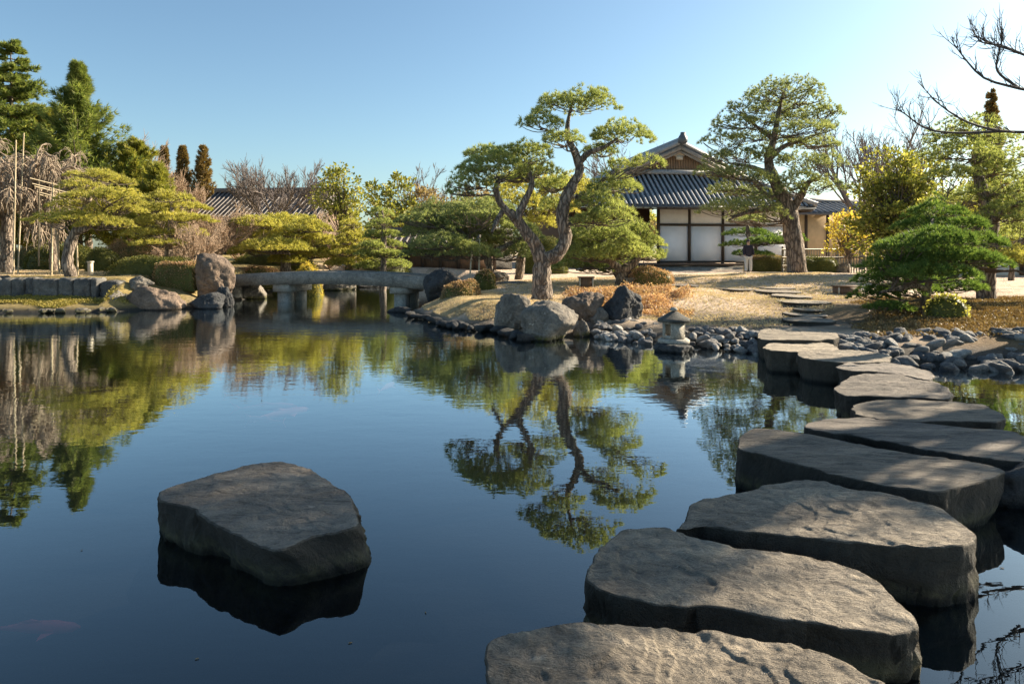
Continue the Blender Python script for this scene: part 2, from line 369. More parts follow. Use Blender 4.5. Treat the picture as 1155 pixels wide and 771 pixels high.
def addn(a, amt):
    x = nd(n_, 'ShaderNodeMath', operation='MULTIPLY_ADD'); n_.links.new(big, x.inputs[0]); x.inputs[1].default_value = amt; n_.links.new(a, x.inputs[2]); return x.outputs[0]
def mul(a, b):
    x = nd(n_, 'ShaderNodeMath', operation='MULTIPLY'); n_.links.new(a, x.inputs[0]); n_.links.new(b, x.inputs[1]); return x.outputs[0]
patch = noise(n_, v, .9, 6, .7)
sand = mixc(n_, mul(ramp(n_, patch, [(.5, (0, 0, 0)), (.62, (1, 1, 1))]), ramp(n_, fine, [(.35, (.9, .9, .9)), (.6, (.35, .35, .35))])), sand, (.2, .15, .08))
xs = addn(sp.outputs[0], 2.0)
c_ = mixc(n_, mul(mr(xs, 6.2, 7.2), mr(sp.outputs[1], 17.5, 16.2)), sand, litt)
c_ = mixc(n_, mr(xs, -6.0, -8.0), c_, moss)
hz = nd(n_, 'ShaderNodeMath', operation='MULTIPLY_ADD'); n_.links.new(fine, hz.inputs[0]); hz.inputs[1].default_value = -.12; n_.links.new(sp.outputs[2], hz.inputs[2])
c_ = mixc(n_, mul(mr(hz.outputs[0], .17, .09), mr(sp.outputs[0], .8, 1.6)), c_, (.06, .05, .04))
c_ = mixc(n_, mr(hz.outputs[0], .1, -.02), c_, (.04, .035, .027))
c_ = mixc(n_, mr(sp.outputs[2], -.05, -.3), c_, (.008, .01, .01))
n_.links.new(c_, b_.inputs['Base Color']); b_.inputs['Roughness'].default_value = .95
x_ = nd(n_, 'ShaderNodeMath', operation='MULTIPLY_ADD'); n_.links.new(ff, x_.inputs[0]); x_.inputs[1].default_value = .35; n_.links.new(fine, x_.inputs[2])
bump(n_, b_, x_.outputs[0], 1, .06)
gr = M().add(np.stack([XX, YY, ZZ], -1).reshape(-1, 3), Q=np.stack([k, k + 1, k + nx + 1, k + nx], -1)).build('ground', m_, smooth=True)
tag(gr, kind='structure')

# water: dark murky body, mirror surface with faint ripples
m_, n_, b_, o_ = mat('pond_water'); n_.nodes.remove(b_)
v = coord(n_, 'World', (1.0, 1.9, 1.0))
r1 = noise(n_, v, 2.4, 3, .5); r2 = noise(n_, v, 9, 2, .5); r3 = noise(n_, coord(n_, 'World'), .25, 2, .5)
sp = n_.nodes.new('ShaderNodeSeparateXYZ'); g_ = n_.nodes.new('ShaderNodeNewGeometry'); n_.links.new(g_.outputs['Position'], sp.inputs[0])
a1 = nd(n_, 'ShaderNodeMath', operation='MULTIPLY_ADD'); n_.links.new(r2, a1.inputs[0]); a1.inputs[1].default_value = .28; n_.links.new(r1, a1.inputs[2])
far = nd(n_, 'ShaderNodeMapRange'); far.inputs[1].default_value = 3.5; far.inputs[2].default_value = 13; far.inputs[3].default_value = .12; far.inputs[4].default_value = 1; n_.links.new(sp.outputs[1], far.inputs[0])
am = nd(n_, 'ShaderNodeMath', operation='MULTIPLY'); n_.links.new(a1.outputs[0], am.inputs[0]); n_.links.new(far.outputs[0], am.inputs[1])
bp = nd(n_, 'ShaderNodeBump', Strength=1.0, Distance=.0033); n_.links.new(am.outputs[0], bp.inputs['Height'])
gl = nd(n_, 'ShaderNodeBsdfGlossy', Roughness=.0); gl.inputs['Color'].default_value = (.9, .97, 1, 1); n_.links.new(bp.outputs[0], gl.inputs['Normal'])
fr0 = nd(n_, 'ShaderNodeFresnel', IOR=1.33); n_.links.new(bp.outputs[0], fr0.inputs['Normal'])
fr = nd(n_, 'ShaderNodeMath', operation='MULTIPLY'); fr.use_clamp = True; n_.links.new(fr0.outputs[0], fr.inputs[0]); fr.inputs[1].default_value = 2.3; frm = nd(n_, 'ShaderNodeMath', operation='MINIMUM'); n_.links.new(fr.outputs[0], frm.inputs[0]); frm.inputs[1].default_value = .84; fr = frm
df = n_.nodes.new('ShaderNodeBsdfDiffuse'); df.inputs[0].default_value = (.0015, .006, .013, 1)
tp = n_.nodes.new('ShaderNodeBsdfTransparent'); tp.inputs[0].default_value = (.72, .75, .75, 1)
mx = nd(n_, 'ShaderNodeMixShader'); mx.inputs[0].default_value = .85; n_.links.new(df.outputs[0], mx.inputs[1]); n_.links.new(tp.outputs[0], mx.inputs[2])
mx2 = nd(n_, 'ShaderNodeMixShader'); n_.links.new(fr.outputs[0], mx2.inputs[0]); n_.links.new(mx.outputs[0], mx2.inputs[1]); n_.links.new(gl.outputs[0], mx2.inputs[2])
n_.links.new(mx2.outputs[0], o_.inputs[0])
wt = M().add([(-40, -12, 0), (15, -12, 0), (15, 31, 0), (-40, 31, 0)], Q=[(0, 1, 2, 3)]).build('pond_water', m_)
tag(wt, kind='structure')
# ------------------------------------------------------------------ rocks and slabs
def resample(P, n):
    P = np.array(P, float)
    for _ in range(1):                       # corner rounding
        Q = np.roll(P, -1, 0); P = np.stack([P * .84 + Q * .16, P * .16 + Q * .84], 1).reshape(-1, P.shape[1])
    Q = np.vstack([P, P[:1]]); L = np.r_[0, np.cumsum(np.linalg.norm(np.diff(Q, axis=0), axis=1))]
    t = np.linspace(0, L[-1], n, endpoint=False)
    return np.stack([np.interp(t, L, Q[:, i]) for i in range(P.shape[1])], -1)
def slab(name, label, outline, ztop, zbot=-.4, seed=0, bottom=None, bscale=.97, bshift=(0, 0), mt=None, amp=.012, rim=.012, n=200, group=None, cat='stepping stone', aniso=0, tilt=(0, 0), rings=26):
    O = resample([onz(x, y, ztop)[:2] for x, y in outline], n)
    if (np.cross(O, np.roll(O, -1, 0))).sum() < 0: O = O[::-1]
    c = O.mean(0)
    if bottom is not None:
        Bo = resample([onz(x, y, 0)[:2] for x, y in bottom], n)
        if (np.cross(Bo, np.roll(Bo, -1, 0))).sum() < 0: Bo = Bo[::-1]
        k0 = np.argmin(np.linalg.norm(Bo - O[0], axis=1)); Bo = np.roll(Bo, -k0, 0)
    else:
        Bo = c + (O - c) * bscale + np.array(bshift)
    rr = np.random.default_rng(seed)
    T = norm(np.roll(O, -1, 0) - np.roll(O, 1, 0)); N = np.stack([T[:, 1], -T[:, 0]], -1)
    jag = fbm(np.c_[O, np.zeros(n)], 4, 4, seed) * .024 + fbm(np.c_[O, np.zeros(n)], 22, 2, seed + 3) * .004
    O = O + N * jag[:, None]
    V = []
    ss = 1 - (1 - np.linspace(0, 1, rings)[1:]) ** 1.0
    size = np.linalg.norm(O - c, axis=1)
    for s_ in ss[:-1]:
        p = c + (O - c) * s_ * (1 - rim / size)[:, None]; V.append(np.c_[p, np.full(n, ztop)])
    for a in (0, .35, .7, 1.0):              # rounded rim
        p = c + (O - c) * (1 - rim / size * (1 - math.sin(a * math.pi / 2)))[:, None]
        V.append(np.c_[p, np.full(n, ztop - rim * (1 - math.cos(a * math.pi / 2)))])
    ntop = len(V)
    hs = np.linspace(ztop - rim, zbot, 16)[1:]
    for z in hs:
        t = (ztop - z) / ztop if ztop - zbot > .2 else (ztop - z) / (ztop - zbot)
        p = O * (1 - t) + Bo * t + N * (.008 * math.sin(min(max(t, 0), 1) * math.pi))
        V.append(np.c_[p, np.full(n, z)])
    V = np.concatenate(V)
    A = V.copy()
    if aniso: 
        ca, sa = math.cos(aniso), math.sin(aniso); A = np.c_[(A[:, 0] * ca + A[:, 1] * sa) * .25, -A[:, 0] * sa + A[:, 1] * ca, A[:, 2]] * 1.6
    top = np.arange(len(V)) < (ntop - 3) * n
    f1 = fbm(A, 2.2, 5, seed + 7); f2 = np.abs(fbm(A, 6, 3, seed + 9)); f3 = fbm(A, 26, 3, seed + 11)
    fq = fbm(A, 1.5, 4, seed + 20) * 3.2; fr_ = fq - np.floor(fq); flak = (np.floor(fq) + np.clip((fr_ - .82) / .18, 0, 1)) / 3.2                         # flaky layers
    V[:, 2] += np.where(top, amp * (f1 * .7 + flak * 1.7) - amp * .5 * f2 + amp * .32 * f3, amp * (f1 * .7 + flak * 1.7) * np.clip((V[:, 2] - zbot) / (ztop - zbot + 1e-6), 0, 1))
    V[:, 2] += (V[:, 0] - c[0]) * tilt[0] + (V[:, 1] - c[1]) * tilt[1]
    k = np.arange(len(V)) % n; sd_ = ~top & (np.arange(len(V)) >= ntop * n)
    S = V * np.array([1, 1, 1.6]); dsp = fbm(S, 3.2, 4, seed + 13) * .016 + np.abs(fbm(S, 9, 3, seed + 15)) * -.016 + fbm(S, 30, 2, seed + 17) * .004 - .022 * (fbm(S * [1, 1, .35], 3.5, 2, seed + 41) > .25) - .016 * (fbm(S * [.6, .6, 2.2], 4.5, 2, seed + 43) > .35)
    V[sd_, :2] += N[k[sd_]] * dsp[sd_, None]
    R = len(V) // n; cen = len(V); V = np.vstack([V, [[c[0], c[1], V[:n, 2].mean()]]])
    i, j = np.meshgrid(np.arange(n), np.arange(R - 1)); a = (j * n + i).ravel(); b = (j * n + (i + 1) % n).ravel()
    Tm = np.stack([np.full(n, cen), np.arange(n), (np.arange(n) + 1) % n], -1)
    bm = M().add(V, T=Tm, Q=np.stack([b, a, a + n, b + n], -1))
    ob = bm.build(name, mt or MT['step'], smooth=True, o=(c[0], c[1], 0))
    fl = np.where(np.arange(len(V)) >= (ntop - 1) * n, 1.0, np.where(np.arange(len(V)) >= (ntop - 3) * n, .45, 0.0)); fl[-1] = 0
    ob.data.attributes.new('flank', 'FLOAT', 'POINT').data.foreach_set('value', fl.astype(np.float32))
    return tag(ob, label, cat, group)
_ico = {}
def ico(sub):
    if sub not in _ico:
        b = bmesh.new(); bmesh.ops.create_icosphere(b, subdivisions=sub, radius=1)
        _ico[sub] = (np.array([x.co[:] for x in b.verts]), np.array([[q.index for q in f.verts] for f in b.faces])); b.free()
    return _ico[sub]
def rockmesh(dims, seed, sub=5, planes=16, rough=.085, soft=16.0, flat=0, lean=(0, 0)):
    D, T = ico(sub); rng = np.random.default_rng(seed)
    N = runit(rng, planes); d = rng.uniform(.68, 1.0, planes)
    if flat: N = np.vstack([N, [[0, 0, 1]]]); d = np.r_[d, flat]
    q = np.maximum(D @ N.T, 1e-3) / d; r = 1 / (np.sum(q ** soft, 1)) ** (1 / soft)
    r = np.clip(r, .3, 1.3)
    V = D * r[:, None]; mx = np.abs(V).max(0); V = V / mx
    V = V + norm(D) * (rough * fbm(D, 2.2, 5, seed) - rough * .6 * np.abs(fbm(D, 5, 3, seed + 5)) + rough * .3 * fbm(D, 13, 3, seed + 8) - rough * .35 * np.clip(np.abs(fbm(D * [1, 1, .4], 4, 3, seed + 31)) * -4 + .5, 0, .5))[:, None]
    V = V * np.array(dims) / 2
    V[:, 0] += V[:, 2] * lean[0]; V[:, 1] += V[:, 2] * lean[1]
    return V, T
def rock(name, label, c, dims, seed, mt='rock', cat='rock', group=None, rz=0, **k):
    V, T = rockmesh(dims, seed, **k); ca, sa = math.cos(rz), math.sin(rz)
    V = np.c_[V[:, 0] * ca - V[:, 1] * sa, V[:, 0] * sa + V[:, 1] * ca, V[:, 2]] + np.array(c)
    return tag(M().add(V, T=T).build(name, MT[mt], smooth=True, o=c), label, cat, group)
def rockpx(name, label, x0, x1, y0, y1, Y, seed, mt='rock', deep=.8, bury=.25, **k):
    a = at(x0, y0, Y); b = at(x1, y1, Y); wd = b[0] - a[0]; ht = (a[2] - b[2]) * (1 + bury)
    return rock(name, label, ((a[0] + b[0]) / 2, Y + wd * deep / 2 * .6, a[2] - ht / 2), (wd, wd * deep, ht), seed, mt, **k)

# ------------------------------------------------------------------ foliage primitives
def needles(m, rng, P, D, k, L, wd, spread=.9):
    n = len(P); P = np.repeat(P, k, 0); D = np.repeat(D, k, 0)
    d = norm(D + spread * runit(rng, n * k)); s = norm(np.cross(d, runit(rng, n * k))) * wd
    l = L * rng.uniform(.7, 1.15, (n * k, 1)); b = P + d * l * .08
    V = np.stack([b - s, b + s, P + d * l], 1).reshape(-1, 3)
    m.add(V, T=np.arange(n * k * 3).reshape(-1, 3))
def leaves(m, rng, P, D, size, asp=.55, spread=1.0, jit=.3):
    n = len(P); d = norm(D + spread * runit(rng, n)); s = norm(np.cross(d, runit(rng, n)))
    l = size * rng.uniform(1 - jit, 1 + jit, (n, 1)); h = s * l * asp * .5
    V = np.stack([P, P + d * l * .5 - h, P + d * l, P + d * l * .5 + h], 1).reshape(-1, 3)
    m.add(V, Q=np.arange(n * 4).reshape(-1, 4))
def curve(a, b, n=7, sag=0., wig=.06, rng=None, ctrl=None):
    a, b = np.array(a, float), np.array(b, float); t = np.linspace(0, 1, n)[:, None]
    mid = (a + b) / 2 + np.array([0, 0, sag]) if ctrl is None else np.array(ctrl)
    P = (1 - t) ** 2 * a + 2 * t * (1 - t) * mid + t * t * b
    if rng is not None: P[1:-1] += rng.normal(size=(n - 2, 3)) * wig * np.linalg.norm(b - a) * .5
    return P
def smooth_path(P, n):
    P = np.array(P, float)
    Q = np.vstack([2 * P[0] - P[1], P, 2 * P[-1] - P[-2]]); out = []
    K = len(P) - 1
    for u in np.linspace(0, K, n):
        i = min(int(u), K - 1); t = u - i; p0, p1, p2, p3 = Q[i], Q[i + 1], Q[i + 2], Q[i + 3]
        out.append(.5 * (2 * p1 + (p2 - p0) * t + (2 * p0 - 5 * p1 + 4 * p2 - p3) * t * t + (3 * p1 - p0 - 3 * p2 + p3) * t ** 3))
    return np.array(out)
def trunkmesh(m, P, R, n=26, seg=12, seed=0, rough=.12):
    P = np.array(P, float); k = np.linspace(0, 1, len(P)); pts = smooth_path(P, n); r = np.interp(np.linspace(0, 1, n), k, R)
    s = m.n; m.tubes(pts, r, seg)
    V = m.v[-1]; c = np.repeat(pts, seg, 0)
    V += (V - c) * (rough * fbm(V, 7, 3, seed) * 1.6 + rough * .8 * np.abs(fbm(V * [1, 1, .3], 16, 2, seed + 3)))[:, None]
    return pts, r

def pine(name, label, Y, trunks, pads, leaf='pine', base=None, group=None, dens=1.0, nl=.1, nw=.006, k=16, depth=.9, seed=0, bark='bark', spready=.5, cat='pine tree', limb=.05, twigr=.008, dome=.55, spacing=.095, ysp=None, hs=1.2, hole=-.2):
    """trunks: list of (px points, px radii [, y offset end]); pads: (px,py,w,h[,dy]) in photo pixels at depth Y"""
    rng = np.random.default_rng(seed)
    b0 = at(*trunks[0][0][0], Y); b0[2] = min(b0[2], gz(b0[0], b0[1]) - .02) if base is None else base
    root = thing(name, label, cat, tuple(b0), group)
    mt_, ml, mf = M(), M(), M(); skel = []
    for ti, tr in enumerate(trunks):
        pts, rr = tr[0], tr[1]; yo = tr[2] if len(tr) > 2 else 0; y0 = tr[3] if len(tr) > 3 else 0
        W = np.array([at(x, y, Y + y0 + (yo - y0) * i / (len(pts) - 1)) for i, (x, y) in enumerate(pts)])
        if ti == 0: W[0, 2] = b0[2] - .1
        p, r = trunkmesh(mt_, W, np.array(rr) / F * Y, seed=seed + ti)
        skel += [(q, s) for q, s in zip(p, r)]
    SK = np.array([s[0] for s in skel]); SR = np.array([s[1] for s in skel])
    for pi, pd in enumerate(pads):
        x, y, w_, h_ = pd[:4]; w_ *= 1.12; h_ *= hs; Wd = w_ / F * Y / 2; Hh = h_ / F * Y / 2
        ys = ysp if ysp is not None else Wd * 1.3
        dy = pd[4] if len(pd) > 4 else rng.uniform(-1, 1) * ys
        c = at(x, y, Y + dy); Dp = Wd * depth
        # limb from skeleton
        dd = np.linalg.norm(SK - c, axis=1) + np.maximum(0, SK[:, 2] - (c[2] - Hh * .6)) * 3
        i0 = np.argmin(dd); bot = c - np.array([0, 0, Hh * .75])
        L = np.linalg.norm(bot - SK[i0]); r0 = min(SR[i0] * .75, max(.018, L * limb * .6))
        P = curve(SK[i0], bot, 8, sag=rng.uniform(-.1, .22) * L * .5, wig=.09, rng=rng)
        ml.tubes(P, np.linspace(r0, r0 * .45, 8), 6)
        # sub branches
        nb = int(10 + Wd * Dp * 10); a = rng.uniform(0, 2 * np.pi, nb); q = np.sqrt(rng.uniform(.15, 1, nb))
        E = c + np.c_[np.cos(a) * q * Wd * .95, np.sin(a) * q * Dp * .95, (dome * (1 - q ** 2) - .45) * Hh * 1.2 + rng.uniform(-.2, .2, nb) * Hh]
        tst = rng.uniform(.35, 1, nb); S = P[(tst * 7).astype(int)]
        t = np.linspace(0, 1, 6)[None, :, None]
        mid = (S + E) / 2 - np.array([0, 0, 1]) * Hh * .35 + rng.normal(size=(nb, 3)) * .12 * Wd
        Bp = (1 - t) ** 2 * S[:, None] + 2 * t * (1 - t) * mid[:, None] + t * t * E[:, None]
        ml.tubes(Bp, np.repeat(np.linspace(r0 * .4, twigr, 6)[None], nb, 0), 4)
        # tufts: lumpy clumps over the pad
        area = math.pi * Wd * Dp; nt_ = int(1.6 * dens * area / spacing ** 2 * (1 + Hh * 2.2 / .3 * .5)) + 12
        a = rng.uniform(0, 2 * np.pi, nt_); q = np.sqrt(rng.uniform(0, 1, nt_))
        edge = 1 + .28 * vnoise(np.c_[np.cos(a) * 2, np.sin(a) * 2, np.full(nt_, pi * 3.7)], seed)
        q = q * edge
        u = rng.uniform(0, 1, nt_) ** .6
        lump = .5 * vnoise(np.c_[np.cos(a) * q * Wd, np.sin(a) * q * Dp, np.full(nt_, pi)] / .28, seed + 5)
        keep = vnoise(np.c_[np.cos(a) * q * Wd, np.sin(a) * q * Dp, u * Hh * 1.5 + pi * 5] / .17, seed + 9) > hole
        zt = np.sqrt(np.clip(1 - np.minimum(q, 1) ** 2, 0, 1)) * (1 + lump)
        Pn = c + np.c_[np.cos(a) * q * Wd, np.sin(a) * q * Dp, Hh * (-.62 + u * (zt * 1.5 + .12))]
        Dn = norm(np.c_[np.cos(a) * q * .75, np.sin(a) * q * .75, .55 + 0 * q])
        Pn, Dn = Pn[keep], Dn[keep]
        needles(mf, rng, Pn, Dn, k, nl, nw, .85)
    mt_.build('trunk', MT[bark], root, smooth=True)
    ml.build('branches', MT['twig'], root, smooth=True)
    mf.build('crown', LF[leaf], root)
    return root

def conifer(name, label, px, pyb, pyt, Y, wpx, leaf='conif', seed=0, group=None, nb=150, nl=.16, nw=.012, k=7, droop=-.1, up=.25, per=26, powr=1.0, base=None, cat='conifer', jag=.25, tip=.15):
    rng = np.random.default_rng(seed); b = at(px, pyb, Y); tp = at(px, pyt, Y); b[2] = gz(b[0], Y) if base is None else base
    Hh = tp[2] - b[2]; R = wpx / F * Y / 2; root = thing(name, label, cat, tuple(b), group)
    tr = M(); trunkmesh(tr, [b - [0, 0, .2], b + [0.05, 0, Hh * .5], tp - [0, 0, Hh * .02]], [.035 * Hh * .6, .018 * Hh * .6, .01], seed=seed)
    lm, fm = M(), M()
    t = np.sort(rng.uniform(.06, .985, nb)); a = rng.uniform(0, 2 * np.pi, nb)
    rad = R * ((1 - t) ** powr * (1 - tip) + tip * (1 - t) ** .5) * rng.uniform(1 - jag, 1 + jag, nb)
    rad = rad * np.where(t < .15, .8, 1)
    S = b + np.c_[0 * t, 0 * t, t * Hh]; dirs = np.c_[np.cos(a), np.sin(a), 0 * a]
    s = np.linspace(0, 1, 6)
    Z = (droop * s[None] + up * s[None] ** 2) * rad[:, None] * 1.2
    Bp = S[:, None] + dirs[:, None] * (rad[:, None] * s[None])[..., None]; Bp[..., 2] += Z
    lm.tubes(Bp, np.repeat(np.linspace(.03, .006, 6)[None], nb, 0), 4)
    n = nb * per; bi = np.repeat(np.arange(nb), per); ss = rng.uniform(.2, 1.02, n)
    side = np.c_[-np.sin(a[bi]), np.cos(a[bi]), 0 * bi]; sp_ = rng.normal(size=n) * .16 * rad[bi] * (1.15 - ss)
    P = S[bi] + dirs[bi] * (rad[bi] * ss)[:, None] + side * sp_[:, None]
    P[:, 2] += (droop * ss + up * ss ** 2) * rad[bi] * 1.2 + rng.normal(size=n) * .05 * rad[bi]
    D = norm(dirs[bi] * .8 + side * np.sign(sp_)[:, None] * .5 + np.array([0, 0, .45]))
    needles(fm, rng, P, D, k, nl, nw, .7)
    tr.build('trunk', MT['bark'], root, smooth=True); lm.build('branches', MT['twig'], root); fm.build('crown', LF[leaf], root)
    return root

def broad(name, label, px, pyb, Y, blobs, leaf='broad', seed=0, group=None, size=.09, dens=260, trunkr=.09, base=None, cat='tree', clump=.35, asp=.6, hollow=.0, bark='bark'):
    """blobs: (px,py,w,h) crown lobes"""
    rng = np.random.default_rng(seed); b = at(px, pyb, Y); b[2] = gz(b[0], Y) if base is None else base
    root = thing(name, label, cat, tuple(b), group); tr, lm, fm = M(), M(), M()
    cy = np.mean([q[1] for q in blobs]); top = at(np.mean([q[0] for q in blobs]), cy, Y)
    pts, rr = trunkmesh(tr, [b - [0, 0, .15], (b + top) / 2 + [rng.uniform(-.1, .1), 0, 0], top], [trunkr, trunkr * .7, trunkr * .3], seed=seed)
    for bi_, (x, y, w_, h_) in enumerate(blobs):
        Wd, Hh = w_ / F * Y / 2, h_ / F * Y / 2; c = at(x, y, Y + rng.uniform(-.5, .5) * Wd); Dp = (Wd + Hh) / 2
        nc = max(5, int(Wd * Dp * Hh * 4.2 / clump ** 3 * .75)); C = runit(rng, nc) * (rng.uniform(hollow, 1, (nc, 1)) ** .4) * [Wd, Dp, Hh]
        C *= (1 + .25 * vnoise(C * 1.3 + bi_ * 9, seed))[:, None]; C = C + c
        i0 = rng.integers(len(pts) // 3, len(pts), nc); S = pts[i0]; E = C
        t = np.linspace(0, 1, 6)[None, :, None]; mid = (S + E) / 2 + rng.normal(size=(nc, 3)) * .2 * Wd + [0, 0, -.1 * Hh]
        Bp = (1 - t) ** 2 * S[:, None] + 2 * t * (1 - t) * mid[:, None] + t * t * E[:, None]
        lm.tubes(Bp, np.repeat(np.linspace(trunkr * .3, .008, 6)[None], nc, 0), 4)
        per = max(8, int(dens * 1.5 * clump ** 2 )); ci = np.repeat(np.arange(nc), per)
        o = runit(rng, nc * per) * (rng.uniform(0, 1, (nc * per, 1)) ** .5) * clump * rng.uniform(.6, 1.2, nc)[ci][:, None] * [1, 1, .7]
        leaves(fm, rng, C[ci] + o, norm(o + [0, 0, .15] + (C[ci] - c) * .3), size, asp, .9)
    tr.build('trunk', MT[bark], root, smooth=True); lm.build('branches', MT['twig'], root); fm.build('crown', LF[leaf], root)
    return root

def grow(m, rng, S, D, L, R, levels, up=.12, wander=.16, seg=4, N=6, droop=0, minr=.003):
    """vectorised recursive branching; levels: (children, length ratio, angle)"""
    for li in range(len(levels) + 1):
        B = len(S); P = np.empty((B, N, 3)); P[:, 0] = S; d = D.copy()
        for j in range(1, N):
            d = norm(d + rng.normal(size=(B, 3)) * wander + np.array([0, 0, up - droop * (li > 0) * j * .22])); P[:, j] = P[:, j - 1] + d * (L / (N - 1))[:, None]
        m.tubes(P, R[:, None] * np.linspace(1, .45, N)[None], seg if li > 1 else seg + 2)
        if li == len(levels): break
        nc, lr, ang = levels[li]
        t = rng.uniform(.25, 1, (B, nc)); idx = t * (N - 1); i0 = np.minimum(idx.astype(int), N - 2); f = (idx - i0)[..., None]
        bi = np.arange(B)[:, None]; S2 = P[bi, i0] * (1 - f) + P[bi, i0 + 1] * f; dd = norm(P[bi, i0 + 1] - P[bi, i0])
        pr = norm(np.cross(dd, rng.normal(size=dd.shape))); a = np.radians(rng.normal(ang, 10, (B, nc)))[..., None]
        D = (dd * np.cos(a) + pr * np.sin(a)).reshape(-1, 3); S = S2.reshape(-1, 3)
        L = (np.repeat(L, nc) * lr * rng.uniform(.6, 1.2, B * nc)) * (1.15 - .4 * t.ravel()); R = np.repeat(R, nc) * .58 * (1.1 - .35 * t.ravel())
        R = np.maximum(R, minr)
def bare(name, label, px, pyb, pyt, Y, seed=0, r=.12, spread=.5, mt='gtwig', group=None, levels=((5, .62, 38), (5, .6, 36), (5, .55, 36), (4, .55, 34)), nst=3, up=.1, minr=.006, base=None, cat='bare tree', trunkh=.3, lean=0, droop=0, wander=.16, lf=1.15):
    rng = np.random.default_rng(seed); b = at(px, pyb, Y); b[2] = gz(b[0], Y) if base is None else base
    tz = at(px, pyt, Y)[2]; Hh = tz - b[2]; root = thing(name, label, cat, tuple(b), group)
    tr, m = M(), M(); th = Hh * trunkh; topp = b + [lean * th, 0, th]
    if th > .05: trunkmesh(tr, [b - [0, 0, .15], b + [lean * th * .4, 0, th * .5], topp], [r * 1.2, r, r * .85], seed=seed)
    az = rng.uniform(0, 2 * np.pi, nst) ; az = np.arange(nst) * 2 * np.pi / nst + rng.uniform(0, 1.5)
    D = norm(np.c_[np.cos(az) * spread, np.sin(az) * spread, np.ones(nst)])
    grow(m, rng, np.repeat(topp[None], nst, 0) - [0, 0, .05], D, np.full(nst, (Hh - th) * .62 * lf) * rng.uniform(.8, 1.1, nst), np.full(nst, r * .7), levels, up, wander, droop=droop, minr=Y * .00033)
    if th > .05: tr.build('trunk', MT['bark' if mt == 'wtwig' else mt], root, smooth=True)
    m.build('crown', MT[mt], root)
    return root

def bush(name, label, px, pyb, pyt, Y, wpx, leaf='hedge', seed=0, depth=.8, size=.035, dens=1500, group=None, square=2.6, cat='clipped shrub', top=None, base=None, core='moss_leaf'):
    rng = np.random.default_rng(seed); c = at(px, pyb, Y); tp = at(px, pyt, Y); Wd = wpx / F * Y / 2; Dp = Wd * depth
    bz = gz(c[0], Y + Dp * .5) - .05 if base is None else base; bz = min(bz, c[2]); Hh = tp[2] - bz; cc = np.array([c[0], Y + Dp, bz])
    root = thing(name, label, cat, tuple(cc), group)
    D, T = ico(4)
    def surf(D, s=1.0):
        q = (np.abs(D) ** square).sum(1) ** (-1 / square); V = D * q[:, None]; V[:, 2] = np.where(V[:, 2] < 0, V[:, 2] * .1, V[:, 2])
        V = V * (1 + .1 * fbm(D, 2.2, 3, seed))[:, None]
        return V * [Wd * s, Dp * s, Hh * s] + cc
    M().add(surf(D, .93), T=T).build('branches', MT[core], root, smooth=True)
    n = int(dens * (Wd * Dp * 4 + (Wd + Dp) * Hh * 3)); d = runit(rng, n); d[:, 2] = np.abs(d[:, 2]) * 1.0; d = norm(d)
    P = surf(d, 1) ; P += (P - cc) * rng.uniform(-.08, .02, (n, 1)); P += runit(rng, n) * .012
    f = M(); leaves(f, rng, P, norm((P - cc) / [Wd, Dp, Hh]), size, .6, 1.0)
    o = f.build('leaves', LF[leaf], root)
    if top:                                  # tips of another colour on the sunny crown
        n2 = n // 3; d = runit(rng, n2); d[:, 2] = np.abs(d[:, 2]) * 1.3 + .35; d = norm(d); P = surf(d, 1.0) + runit(rng, n2) * .02
        f = M(); leaves(f, rng, P, norm(d + [0, 0, .4]), size, .6, .9); t = f.build('reddish_tips', LF[top], root)
    return root

def blockmesh(dims, seed, sub=4, p=7, rough=.06):
    D, T = ico(sub); r = (np.abs(D) ** p).sum(1) ** (-1 / p); V = D * r[:, None]
    V = V * (1 + rough * fbm(D + seed, 2, 4, seed) - rough * .7 * np.abs(fbm(D + seed, 6, 3, seed + 2)))[:, None]
    return V * np.array(dims) / 2, T
# ------------------------------------------------------------------ main house (hipped-and-gabled tiled roof)
HA = math.radians(9)
ho = at(768, 300, 40); ho[2] = .42
house = thing('japanese_house', 'large Japanese house with grey tiled hip and gable roof and white panelled wall', 'house', tuple(ho), rz=HA)
def L(m, name, mt, parent=house, smooth=False): return m.build(name, MT[mt], parent, smooth, local=True)
EZ, SZ, RZ = 3.6, 5.65, 7.35               # eave, skirt top, ridge heights above the house base
EW, SW = 7.4, 3.25                           # half widths at eave and at the gable foot
YF, YS, YB = -1.9, .7, 13.0                  # eave line, gable plane, back
def roof_sheet(m, pts, th=.1):              # pts: quad corners, thickened downward
    P = np.array(pts, float); n = len(P); V = np.vstack([P, P - [0, 0, th]])
    if n == 4: m.add(V, Q=[(0, 1, 2, 3), (7, 6, 5, 4)] + [(i, i + 4, (i + 1) % 4 + 4, (i + 1) % 4) for i in range(4)])
    else: m.add(V, T=[(0, 1, 2), (5, 4, 3)], Q=[(i, i + 3, (i + 1) % 3 + 3, (i + 1) % 3) for i in range(3)])
def ribs(m, starts, ends, r=.07, sag=.10):
    S, E = np.array(starts, float), np.array(ends, float); t = np.linspace(0, 1, 6)[None, :, None]
    P = S[:, None] * (1 - t) + E[:, None] * t; Ln = np.linalg.norm(E - S, axis=1)
    P[..., 2] += .04
    m.tubes(P, np.full(P.shape[:2], r), 7)
sheet, rb = M(), M()
